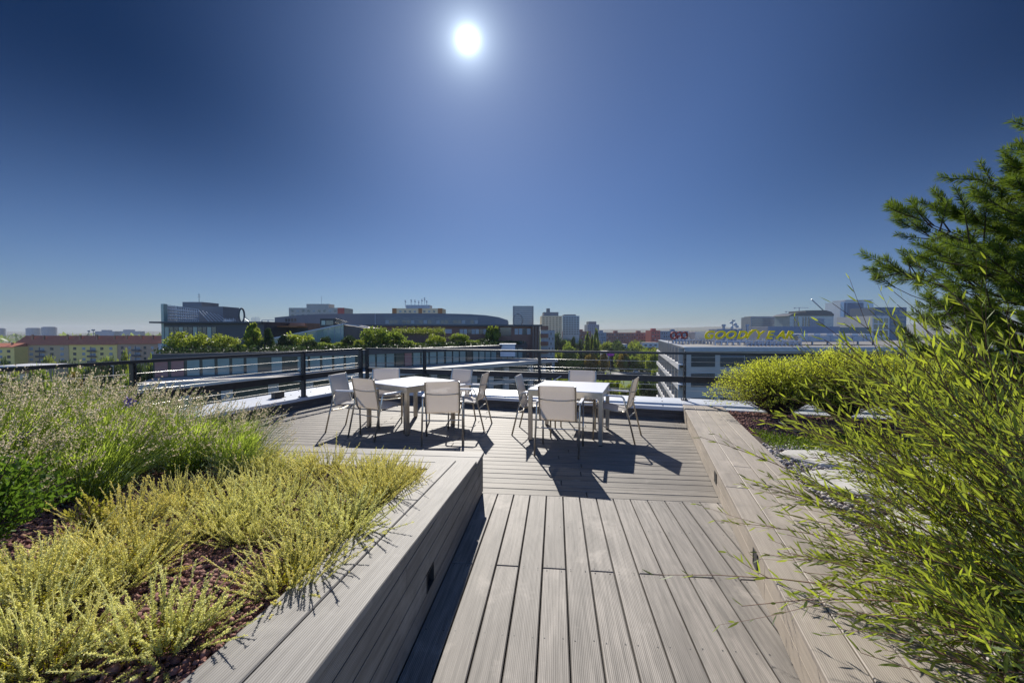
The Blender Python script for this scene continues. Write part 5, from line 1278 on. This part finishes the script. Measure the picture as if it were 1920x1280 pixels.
# valley left, in front of the apartment row
for (px, y, D, wpx, kind, col, lab) in ((232, 668, 150, 30, 'broad', 'y', 'light green tree in front of the brown apartment house'), (215, 681, 130, 34, 'broad', 'd', 'dark tree below the bright yellow house'), (285, 676, 130, 34, 'broad', 'a', 'green tree at the foot of the glass corner'), (262, 690, 110, 40, 'broad', 'd', 'dark tree directly behind the second railing post'),
    (115, 691, 120, 44, 'broad', 'a', 'grey-green rounded tree below the beige house'), (150, 690, 125, 40, 'broad', 'a', 'rounded tree left of the pale lamp post'), (168, 698, 105, 34, 'broad', 'd', 'dark gap-filling tree below the yellow house'), (8, 683, 118, 30, 'broad', 'd', 'dark tree at the left frame edge below the yellow house'),
    (14, 703, 90, 44, 'broad', 'y', 'bright green tree low at the left frame edge'), (70, 700, 100, 46, 'broad', 'a', 'green tree beside the low building with orange edge'), (140, 708, 96, 36, 'broad', 'o', 'tree turning yellow among the green ones at the left'), (188, 706, 92, 44, 'broad', 'd', 'dark green tree right of the yellowing one'), (240, 712, 88, 46, 'broad', 'a', 'green tree low behind the lavender'), (50, 716, 82, 60, 'broad', 'd', 'dark tree low behind the tall lavender'), (105, 722, 80, 60, 'broad', 'a', 'green tree low behind the middle of the lavender'), (285, 702, 84, 34, 'broad', 'd', 'dark tree beside the left end of the glass wing')):
    gtree(px, y, D, wpx, kind, col, lab, 'street_tree')
r = random.Random(21)
for i in range(34):
    D = r.uniform(75, 205); px = r.uniform(-90, 300); h = r.uniform(8, 13); gtree(px, F * 26.5 / D + 620 - h * F / D, D, r.uniform(7, 11) * F / D, 'broad', r.choice('aaddyo'), 'street tree in the leafy valley below the apartment houses', 'street_tree', 'trees of the leafy valley on the left')
# far tree cover on the slopes
r = rng(51); n_ = 9000; th_ = r.uniform(-1.2, 1.2, n_); dd = r.uniform(500, 1700, n_); P = np.stack([np.tan(th_) * dd * .6, dd, np.full(n_, GZ) + r.uniform(2, 9, n_)], 1)
V, Fc, T = leaves(P, randdir(r, n_), randdir(r, n_), r.uniform(8, 18, n_), r.uniform(6, 12, n_), r.rand(n_)); tag(link('distant_woodland', np_mesh('distant_woodland', V, Fc, M['crown_a'], T)), 'hazy tree cover between the far buildings', 'woodland', kind='stuff')

# ---- heather on the left bed
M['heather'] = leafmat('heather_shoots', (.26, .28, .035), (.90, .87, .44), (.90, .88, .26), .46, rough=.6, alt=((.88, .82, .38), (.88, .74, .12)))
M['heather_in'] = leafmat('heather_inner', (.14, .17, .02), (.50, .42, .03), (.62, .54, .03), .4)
M['twig'] = mat('brown_twig', (.09, .055, .035), (.06, .04, .03), rough=.9, scale=30)
def heather(seed, n_sh=120, h=.27, spread=1.0):
    r = rng(seed); k = 7
    az = r.uniform(0, 6.283, n_sh); el = np.radians(r.uniform(12, 84, n_sh)); L = h * r.uniform(.6, 1.2, n_sh) * (1 + .15 * (el < .9))
    d0 = np.stack([np.cos(az) * np.cos(el), np.sin(az) * np.cos(el), np.sin(el)], 1)
    base = np.stack([np.cos(az), np.sin(az), np.zeros(n_sh)], 1) * (r.rand(n_sh, 1) ** .6) * .10 * spread
    t = np.linspace(0, 1, k)[None, :, None]
    bendv = randdir(r, n_sh) * .22 + np.array([0, 0, .16]); PL = base[:, None] + d0[:, None] * L[:, None, None] * t + bendv[:, None] * L[:, None, None] * t ** 2
    # shoot: woody lower third, fuzzy spike above
    V1, F1 = stems(PL[:, :4], np.tile(np.linspace(.0022, .0016, 4), (n_sh, 1)))
    Vc, Fc_ = stems(PL[:, 2:], np.tile(np.array([.0013, .0021, .0023, .0020, .0009]), (n_sh, 1))); Tc = np.tile(np.repeat(np.array([.15, .35, .55, .8, 1.0]), 3), n_sh)
    nf = 96; tt = r.uniform(.30, 1.0, (n_sh, nf)); idx = np.minimum((tt * (k - 1)).astype(int), k - 2); fr = tt * (k - 1) - idx
    a_ = np.take_along_axis(PL, idx[..., None].repeat(3, 2), 1); b__ = np.take_along_axis(PL, (idx + 1)[..., None].repeat(3, 2), 1)
    P = (a_ * (1 - fr[..., None]) + b__ * fr[..., None]).reshape(-1, 3); ax = unit((b__ - a_).reshape(-1, 3)); m_ = len(P)
    side = unit(np.cross(ax, randdir(r, m_))); D = unit(ax * .62 + side * .9)
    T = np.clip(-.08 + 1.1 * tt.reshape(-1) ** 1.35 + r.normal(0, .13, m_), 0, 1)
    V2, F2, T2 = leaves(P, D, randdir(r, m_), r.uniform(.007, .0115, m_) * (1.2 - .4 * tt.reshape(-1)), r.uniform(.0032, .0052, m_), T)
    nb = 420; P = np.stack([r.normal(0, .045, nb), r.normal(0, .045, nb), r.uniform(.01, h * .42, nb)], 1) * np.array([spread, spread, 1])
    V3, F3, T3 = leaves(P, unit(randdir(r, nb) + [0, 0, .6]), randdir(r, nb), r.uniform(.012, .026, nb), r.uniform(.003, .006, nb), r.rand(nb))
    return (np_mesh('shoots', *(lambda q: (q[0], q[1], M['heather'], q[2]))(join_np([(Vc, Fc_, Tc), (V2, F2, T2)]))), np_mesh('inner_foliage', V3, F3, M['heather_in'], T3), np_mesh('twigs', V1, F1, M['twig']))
HV = [heather(300 + i, 112 - 9 * (i % 3), .19 + .02 * (i % 3), .9 + .15 * (i % 2)) for i in range(6)]
HP = [ # base pixel, scale, label
 (300, 1225, .98, 'large foremost heather clump with long arching shoots beside the open lava gravel'),
 (20, 1285, .95, 'heather clump in the bottom left corner of the photo'),
 (120, 1262, .72, 'small heather clump in the lava gravel near the bottom left corner'),
 (545, 1100, .95, 'pale green compact heather clump hanging towards the bench, shading its boards'),
 (60, 1170, 1.0, 'heather clump at the left frame edge above the corner one'),
 (715, 912, 1.0, 'heather clump touching the far end of the sloping bench'),
 (640, 1010, 1.1, 'wide heather clump throwing feathery shadows on the bench boards'),
]
HG = [(190, 1120), (110, 1090), (250, 1075), (170, 1030), (300, 1030), (470, 1020), (560, 1010), (410, 1005), (235, 1000), (650, 965), (600, 960), (520, 965), (345, 965), (450, 955), (700, 945), (560, 925), (630, 925), (490, 920), (400, 925), (680, 905), (740, 925), (610, 893), (530, 893), (470, 890), (440, 985), (40, 1110), (575, 1055), (320, 945), (770, 905), (720, 893), (455, 865), (500, 872), (570, 880)]
def bed_point(px, py):
    z = .4
    for _ in range(12): p = G(px, py, z); z = bed_z(p.x, p.y)
    return Vector((p.x, p.y, z + .005))
r = random.Random(5)
def put_heather(px, py, s, lab, grp, i):
    p = bed_point(px, py); t = thing('heather_clump', lab, 'plant', p, r.uniform(0, 6.28), grp); mv = HV[i % len(HV)]
    for me, nm in zip(mv, ('shoots', 'inner_foliage', 'twigs')): link(nm, me, t)
    t.scale = (s, s, s * r.uniform(.78, .98))
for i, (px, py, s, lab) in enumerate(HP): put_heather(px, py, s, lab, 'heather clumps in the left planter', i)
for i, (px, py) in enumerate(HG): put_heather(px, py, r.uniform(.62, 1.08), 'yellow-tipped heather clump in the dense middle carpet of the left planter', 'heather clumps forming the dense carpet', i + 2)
# ---- lavender
M['lav_leaf'] = leafmat('lavender_leaves', (.12, .18, .035), (.36, .45, .09), (.62, .78, .10), .5)
M['lav_grey'] = leafmat('lavender_grey_leaves', (.16, .21, .13), (.34, .40, .28), (.32, .42, .18), .38)
M['lav_stem'] = leafmat('lavender_stems', (.22, .29, .06), (.42, .50, .12), (.62, .74, .12), .4)
M['lav_head'] = leafmat('lavender_seed_heads', (.36, .29, .21), (.74, .63, .50), (.80, .66, .46), .45)
M['purple'] = leafmat('purple_flowers', (.10, .06, .25), (.22, .14, .42), (.2, .1, .4), .2)
def lavender(seed, n_st=150, h=.74):
    r = rng(seed); k = 6; az = r.uniform(0, 6.283, n_st); el = np.radians(r.uniform(38, 86, n_st)); L = h * r.uniform(.72, 1.1, n_st)
    d0 = np.stack([np.cos(az) * np.cos(el) + .10, np.sin(az) * np.cos(el), np.sin(el)], 1); base = np.stack([np.cos(az), np.sin(az), 0 * az], 1) * r.rand(n_st, 1) * .12
    t = np.linspace(0, 1, k)[None, :, None]; PL = base[:, None] + unit(d0)[:, None] * L[:, None, None] * t + np.array([.12, 0, -.04])[None, None] * L[:, None, None] * t ** 2
    V1, F1 = stems(PL, np.tile(np.linspace(.0026, .0014, k), (n_st, 1))); T1 = np.repeat(r.rand(n_st), k * 3)
    heads = []; nh = 14
    tip = PL[:, -1]; ax = unit(PL[:, -1] - PL[:, -2])
    for j in range(nh):
        w_ = (j // 2) * .011 + (.03 if j < 2 else 0) * -1
        P = tip - ax * (.012 + w_ + .004 * r.rand(n_st, 1)) + randdir(r, n_st) * .003
        heads.append(leaves(P, unit(ax * .5 + randdir(r, n_st)), randdir(r, n_st), r.uniform(.010, .017, n_st), r.uniform(.006, .011, n_st), np.clip(r.normal(.5, .25, n_st), 0, 1)))
    V2, F2, T2 = join_np(heads)
    nl = 1500; az = r.uniform(0, 6.283, nl); rad = r.rand(nl) ** .5 * .24; zz = r.rand(nl) ** .9 * h * .58
    P = np.stack([np.cos(az) * rad * (.6 + zz), np.sin(az) * rad * (.6 + zz), zz], 1); D = unit(np.stack([np.cos(az) * .5 + .2, np.sin(az) * .5, np.full(nl, 1.1)], 1) + r.normal(0, .3, (nl, 3)))
    V3, F3, T3 = leaves(P, D, randdir(r, nl), r.uniform(.05, .11, nl), r.uniform(.004, .008, nl), r.rand(nl), lance=True, bend=.15)
    ng = 1000; az = r.uniform(0, 6.283, ng); rad = r.rand(ng) ** .5 * .27; P = np.stack([np.cos(az) * rad, np.sin(az) * rad, r.rand(ng) * h * .4], 1)
    D = unit(np.stack([np.cos(az) * .7, np.sin(az) * .7, np.full(ng, .8)], 1) + r.normal(0, .35, (ng, 3))); V4, F4, T4 = leaves(P, D, randdir(r, ng), r.uniform(.03, .06, ng), r.uniform(.004, .008, ng), r.rand(ng))
    return (np_mesh('stems', V1, F1, M['lav_stem'], T1), np_mesh('seed_heads', V2, F2, M['lav_head'], T2), np_mesh('foliage', V3, F3, M['lav_leaf'], T3), np_mesh('grey_foliage', V4, F4, M['lav_grey'], T4))
LV = [lavender(400 + i, 125 + 15 * (i % 2), .66 + .04 * (i % 3)) for i in range(4)]
LP = [(-2.62, 3.35, .95), (-2.95, 3.0, 1.0), (-3.3, 3.3, 1.05), (-3.05, 3.65, .95), (-2.5, 3.72, .8), (-3.7, 3.0, 1.1), (-3.75, 3.55, 1.05), (-4.2, 3.2, 1.12), (-4.15, 3.75, 1.1), (-3.4, 2.65, 1.05), (-4.65, 3.5, 1.1), (-2.75, 2.7, .85), (-4.0, 2.6, 1.1), (-2.2, 3.3, .7), (-4.8, 2.9, 1.1), (-5.1, 3.4, 1.1), (-3.55, 4.0, .95), (-4.6, 4.05, 1.0), (-3.3, 2.2, .95), (-2.95, 2.35, .8)]
for i, (x, y, s) in enumerate(LP):
    edge = {13: 'smallest lavender plant, at the right end of the lavender, leaning over the cross bench', 4: 'lavender plant at the back right of the group, its seed heads before the metal coping', 11: 'lavender plant at the front of the group, above the dark gap and the heather'}
    t = thing('lavender_plant', edge.get(i, 'faded lavender plant with pale brown seed heads in the tall mass at the left'), 'plant', (x, y, bed_z(x, y)), r.uniform(-.5, .5) + (0 if i % 2 else 0), 'lavender plants in the left planter')
    for me, nm in zip(LV[i % 4], ('stems', 'seed_heads', 'foliage', 'grey_foliage')): link(nm, me, t)
    t.scale = (s, s, s * (1.08 if x < -3.5 else 1.0))
rr_ = rng(77); n_ = 60; hs = []
for c in ((-2.86, 3.1, 1.02), (-2.9, 2.4, .80), (-3.2, 2.7, .85)):
    P = np.array(c) + rr_.normal(0, .014, (n_, 3)) * [1, 1, 1.6]; hs.append(leaves(P, randdir(rr_, n_), randdir(rr_, n_), .02, .012, rr_.rand(n_)))
for i, h_ in enumerate(hs):
    tag(link('purple_flower', np_mesh('purple_flower', h_[0], h_[1], M['purple'], h_[2])), ['last purple lavender bloom high among the brown seed heads', 'purple bloom low at the left frame edge', 'pale purple bloom in the middle of the lavender stems'][i], 'flower')
# ---- leafy dark shrub at the left edge and small euonymus
M['box_leaf'] = leafmat('glossy_leaves', (.03, .07, .012), (.09, .17, .02), (.20, .34, .03), .4, rough=.6, spec=.2)
M['euon'] = leafmat('yellow_leaves', (.20, .20, .03), (.45, .42, .09), (.5, .46, .06), .4)
def shrub(name, label, base, rx, ry, h, n, m, ll, lw, seed, stemsn=40, up=.5, group=None, trans=False):
    r = rng(seed); t = thing(name, label, 'shrub', base, group=group)
    az = r.uniform(0, 6.283, stemsn); el = r.uniform(.5, 1.5, stemsn); k = 5; tt = np.linspace(0, 1, k)[None, :, None]
    end = np.stack([np.cos(az) * np.cos(el) * rx, np.sin(az) * np.cos(el) * ry, np.sin(el) * h], 1) * r.uniform(.75, 1, (stemsn, 1)); PL = end[:, None] * tt * np.array([1, 1, 1]) + np.array([0, 0, .12 * h]) * np.sin(tt * math.pi)
    V, Fc = stems(PL, np.tile(np.linspace(.006, .002, k), (stemsn, 1))); link('branches', np_mesh('branches', V, Fc, M['twig']), t)
    ii = r.randint(0, stemsn, n); u = r.uniform(.25, 1.03, n)[:, None]; P = end[ii] * u + np.array([0, 0, .12 * h]) * np.sin(u * math.pi) + randdir(r, n) * np.array([rx, ry, h]) * .10
    P[:, 2] = np.maximum(P[:, 2], .01)
    D = unit(unit(P) * .5 + randdir(r, n) * .8 + [0, 0, up]); V, Fc, T = leaves(P, D, randdir(r, n), r.uniform(ll * .6, ll * 1.2, n), r.uniform(lw * .7, lw * 1.2, n), np.clip(r.rand(n) * .6 + r.rand(stemsn)[ii] * .4, 0, 1))
    link('foliage', np_mesh('foliage', V, Fc, m, T), t); return t
p = bed_point(-60, 1120); shrub('leafy_shrub', 'dense fresh green small-leaved shrub at the left frame edge', p + Vector((-.30, .25, 0)), .36, .5, .46, 5200, M['box_leaf'], .030, .014, 61, 90, .3)
p = bed_point(170, 1010); shrub('golden_shrub', 'small golden-leaved shrub between the dark lavender base and the heather', p, .15, .15, .22, 420, M['euon'], .028, .014, 62, 18)
p = bed_point(390, 880); shrub('golden_shrub', 'small golden-leaved shrub behind the heather at the foot of the lavender', p, .22, .2, .22, 700, M['euon'], .026, .013, 63, 22)
# ---- yellow-green bushes at the end of the right planter
M['spirea'] = leafmat('fine_yellow_leaves', (.24, .27, .025), (.50, .54, .06), (.76, .82, .07), .5)
def finebush(label, base, rx, ry, h, seed, n_tw=520):
    r = rng(seed); t = thing('yellow_bush', label, 'shrub', base, group='yellow-green bushes along the far parapet')
    k = 6; az = r.uniform(0, 6.283, n_tw); rr = r.rand(n_tw) ** .55; zt_ = h * (.42 + .62 * np.sqrt(np.clip(1 - rr ** 2.2, 0, 1)) * r.uniform(.78, 1.05, n_tw))
    end = np.stack([np.cos(az) * rr * rx, np.sin(az) * rr * ry, zt_ - .25 * h * rr ** 3], 1); tt = np.linspace(0, 1, k)[None, :, None]
    PL = end[:, None] * tt; PL[..., 2] += .16 * h * np.sin(tt[..., 0] * math.pi); PL += r.normal(0, .012, PL.shape) * tt
    V, Fc = stems(PL, np.tile(np.linspace(.005, .0012, k), (n_tw, 1))); link('branches', np_mesh('branches', V, Fc, M['twig']), t)
    nl = 26; u = r.uniform(.42, 1.0, (n_tw, nl)); q = u * (k - 1); idx = np.minimum(q.astype(int), k - 2); f = (q - idx)[..., None]
    a_ = np.take_along_axis(PL, idx[..., None].repeat(3, 2), 1); b2 = np.take_along_axis(PL, (idx + 1)[..., None].repeat(3, 2), 1); P = (a_ * (1 - f) + b2 * f).reshape(-1, 3); n_ = len(P)
    P = P + randdir(r, n_) * .03; D = unit(unit((b2 - a_).reshape(-1, 3)) + randdir(r, n_) * .9); T = np.clip(u.reshape(-1) * .7 + r.normal(.1, .2, n_), 0, 1)
    V, Fc, T = leaves(P, D, randdir(r, n_), r.uniform(.022, .042, n_), r.uniform(.007, .013, n_), T); link('foliage', np_mesh('foliage', V, Fc, M['spirea'], T), t)
finebush('yellow-green feathery bush overhanging the corner of the bench, leftmost of the row', (4.15, 6.45, .18), 1.2, .8, .92, 71, 700)
finebush('largest yellow-green feathery bush in the middle of the row', (5.0, 6.3, .18), 1.2, .9, 1.08, 72, 760)
finebush('yellow-green feathery bush at the right, half hidden by the willow', (5.9, 5.95, .18), 1.1, .9, 1.08, 73, 560)
finebush('yellow-green feathery bush farthest right, almost hidden behind the willow', (6.6, 5.6, .18), .9, .9, .92, 74, 320)
M['moss'] = leafmat('moss_green', (.06, .10, .01), (.17, .25, .02), (.22, .32, .02), .3)
r2 = rng(81); n_ = 9000; s = r2.uniform(-2.35, -1.55, n_) + 0; t_ = .75 + r2.rand(n_) * 2.6; s = s + .18 * np.sin(t_ * 4)
P = np.stack([RO.x + RD.x * s + RT.x * t_, RO.y + RD.y * s + RT.y * t_, .185 + r2.rand(n_) ** 2 * .05], 1)
V, Fc, T = leaves(P, unit(randdir(r2, n_) + [0, 0, .8]), randdir(r2, n_), r2.uniform(.02, .04, n_), r2.uniform(.008, .016, n_), r2.rand(n_)); tag(link('moss_patch', np_mesh('moss_patch', V, Fc, M['moss'], T)), 'bright green mossy ground cover between the red gravel and the pale pebbles', 'ground cover', kind='stuff')
# ---- willow in the right foreground
M['willow'] = leafmat('willow_leaves', (.055, .095, .042), (.21, .26, .045), (.54, .63, .04), .42, rough=.42, spec=.4)
M['willow_stem'] = mat('willow_bark', (.16, .075, .045), (.10, .06, .03), rough=.6, scale=20)
def willow(label, base, n_st, Lr, azr, elr, seed, avoid=None):
    r = rng(seed); t = thing('willow_shrub', label, 'shrub', base, group='willow shrubs in the right planter'); k = 9
    az = np.radians(r.uniform(*azr, n_st)); el = np.radians(r.uniform(*elr, n_st)); L = r.uniform(*Lr, n_st)
    d0 = np.stack([np.cos(az) * np.cos(el), np.sin(az) * np.cos(el), np.sin(el)], 1); b0 = np.stack([r.normal(0, .10, n_st), r.normal(0, .16, n_st), np.zeros(n_st)], 1)
    tt = np.linspace(0, 1, k)[None, :, None]; sag = np.stack([np.zeros(n_st), np.zeros(n_st), -.28 * np.cos(el)], 1) + r.normal(0, .06, (n_st, 3))
    PL = b0[:, None] + d0[:, None] * L[:, None, None] * tt + (np.array([0, 0, .25]) * tt + sag[:, None] * tt ** 2) * L[:, None, None]
    # side shoots
    ns = 5; si = np.repeat(np.arange(n_st), ns); su = r.uniform(.30, .85, len(si)); q = su * (k - 1); ix = np.minimum(q.astype(int), k - 2); f = (q - ix)[:, None]
    sp = PL[si, ix] * (1 - f) + PL[si, ix + 1] * f; sdir = unit(unit(PL[si, ix + 1] - PL[si, ix]) * 1.2 + randdir(r, len(si)) * .65); sL = r.uniform(.15, .42, len(si)) * (L[si] / 1.5)
    kk = 5; t2 = np.linspace(0, 1, kk)[None, :, None]; PS = sp[:, None] + sdir[:, None] * sL[:, None, None] * t2 + np.array([0, 0, .08]) * t2 ** 2 * sL[:, None, None]
    V1, F1 = stems(PL, np.linspace(1, .25, k)[None] * (.0034 + .0026 * L[:, None] / 1.8)); V2, F2 = stems(PS, np.tile(np.linspace(.0018, .0007, kk), (len(si), 1)))
    V, Fc, _ = join_np([(V1, F1), (V2, F2)])
    def along(PL_, n_per, u0, L_, bigger):
        n0, k0, _ = PL_.shape; u = (np.linspace(u0, 1, n_per)[None] + r.uniform(-.5, .5, (n0, n_per)) * (1 - u0) / n_per).clip(0, 1); q = u * (k0 - 1); ix = np.minimum(q.astype(int), k0 - 2); f = (q - ix)[..., None]
        a_ = np.take_along_axis(PL_, ix[..., None].repeat(3, 2), 1); b2 = np.take_along_axis(PL_, (ix + 1)[..., None].repeat(3, 2), 1); P = (a_ * (1 - f) + b2 * f).reshape(-1, 3); ax = unit((b2 - a_).reshape(-1, 3))
        m_ = len(P); sd = unit(np.cross(ax, randdir(r, m_))); D = unit(ax * r.uniform(.7, 1.4, (m_, 1)) + sd * .62 + [0, 0, .16]); s = (1.15 - .5 * u.reshape(-1)) * r.uniform(.75, 1.2, m_) * bigger
        return leaves(P, D, unit(randdir(r, m_) + [0, 0, .5]), .078 * s, .0092 * s ** .5, np.where(r.rand(m_) < .27, r.uniform(.7, 1, m_), r.uniform(0, .45, m_)), lance=True, bend=r.uniform(-.12, .2))
    lv = join_np([along(PL, 28, .18, L, 1.12), along(PS, 9, .05, sL, .88)])
    # keep the camera's own surroundings clear of leaves
    link('branches', np_mesh('branches', V, Fc, M['willow_stem']), t); link('foliage', np_mesh('foliage', lv[0], lv[1], M['willow'], lv[2]), t)
willow('big arching willow shrub nearest the camera at the right edge, spilling over the pale bench', (2.5, 1.5, .18), 96, (.95, 1.75), (132, 193), (12, 56), 91)
willow('low willow shrub in the bottom right corner, hiding the end of the pale bench', (2.15, 1.0, .18), 52, (.7, 1.15), (108, 166), (12, 50), 97)
willow('willow shrub behind the nearest one, its branches crossing the pebbles', (3.55, 2.5, .18), 70, (1.1, 1.85), (138, 212), (12, 50), 92)
willow('tall willow shrub at the right frame edge reaching up before the pine', (3.25, 1.8, .18), 44, (1.4, 2.15), (140, 210), (24, 56), 93)
willow('willow shrub farthest from the camera, left of the pine trunk', (5.0, 3.5, .18), 40, (.9, 1.4), (110, 240), (12, 46), 94)
# ---- pine
M['needle'] = leafmat('pine_needles', (.022, .060, .014), (.13, .20, .03), (.26, .36, .03), .28, rough=.65, spec=.15)
def pine(label, base, seed):
    r = rng(seed); t = thing('pine_tree', label, 'tree', base); H = 3.55
    tr = MB().tube([(0, 0, -.05), (.03, 0, .9), (-.02, .04, 2.0), (.03, 0, 3.2), (0, 0, H * .96)], [.085, .07, .052, .03, .01], 9)
    PLs = []; tips = []
    zlev = np.linspace(.35, H * .97, 25)
    for li, z in enumerate(zlev):
        nb = 8 if z < H * .7 else 6; ln = 1.95 * (.7 + .3 * min(1, z / 1.2)) if z < 1.9 else 1.95 - 1.45 * ((z - 1.9) / (H - 1.9)) ** .8
        for b_ in range(nb):
            az = b_ * 6.283 / nb + li * 1.3 + r.normal(0, .22); L = ln * r.uniform(.72, 1.12); el = r.uniform(.02, .26) + .12 * z / H
            d = np.array([math.cos(az) * math.cos(el), math.sin(az) * math.cos(el), math.sin(el)]); kk = np.linspace(0, 1, 6)[:, None]
            pl = np.array([0, 0, z]) + d * L * kk + np.array([0, 0, .24 * L]) * kk ** 2.5; PLs.append(pl); tips.append((pl[-1], unit(pl[-1] - pl[-2]), 1.0))
            for s_ in range(7):
                u = r.uniform(.30, .95); i0 = int(u * 5); p0 = pl[i0] * (1 - (u * 5 - i0)) + pl[min(i0 + 1, 5)] * (u * 5 - i0)
                dd = unit(d + r.normal(0, .55, 3) + [0, 0, .35]); l2 = r.uniform(.14, .32) * (.6 + ln / 2); p1 = p0 + dd * l2
                sp = p0 + dd * l2 * kk + np.array([0, 0, .10 * l2]) * kk ** 2; PLs.append(sp); tips.append((sp[-1], unit(sp[-1] - sp[-2]), r.uniform(.75, 1.0)))
    o = tr.build('trunk', M['bark'], t, smooth=True)
    PL = np.stack(PLs); V, Fc = stems(PL, np.tile(np.linspace(.011, .004, 6), (len(PL), 1))); link('branches', np_mesh('branches', V, Fc, M['bark']), t)
    nn_ = 190; tp = np.stack([a for a, _, _ in tips]); td = np.stack([b for _, b, _ in tips]); ts = np.array([c for _, _, c in tips]); n0 = len(tp)
    u = r.rand(n0, nn_); P = (tp[:, None] - td[:, None] * (u * .27 - .0)[..., None]).reshape(-1, 3); ax = np.repeat(td, nn_, 0); m_ = len(P)
    sd = unit(np.cross(ax, randdir(r, m_))); D = unit(ax * (.85 - .35 * u.reshape(-1, 1)) + sd * .8); tint = np.clip(np.repeat(r.rand(n0), nn_) * .55 + r.rand(m_) * .25 + (1 - u.reshape(-1)) * .25, 0, 1)
    V, Fc, T = leaves(P, D, randdir(r, m_), r.uniform(.08, .12, m_) * np.repeat(ts, nn_), .0070, tint); link('needles', np_mesh('needles', V, Fc, M['needle'], T), t)
pine('dark green pine tree with bottle-brush shoots rising at the right edge', (6.55, 4.5, .18), 95)
p = W(1655, 665, 7.0); shrub('dwarf_pine', 'low dark round dwarf pine left of the big pine, over the willow tips', (p.x, 7.0, .2), .42, .4, .98, 2600, M['needle'], .075, .006, 96, 40, .8)

# ------------------------------------------------------------------ air
hz = MB().box((-5200, -60, GZ - 1), (5200, 5200, 62)).build('haze', [])
hz.data.materials.clear()
m = bpy.data.materials.new('haze_air'); m.use_nodes = True; t = m.node_tree; t.nodes.remove(t.nodes['Principled BSDF'])
pv = t.nodes.new('ShaderNodeVolumePrincipled'); pv.inputs['Color'].default_value = (.84, .89, .96, 1); pv.inputs['Density'].default_value = .00011; pv.inputs['Anisotropy'].default_value = 0.0
t.links.new(pv.outputs[0], t.nodes['Material Output'].inputs['Volume']); hz.data.materials.append(m); tag(hz, kind='stuff')
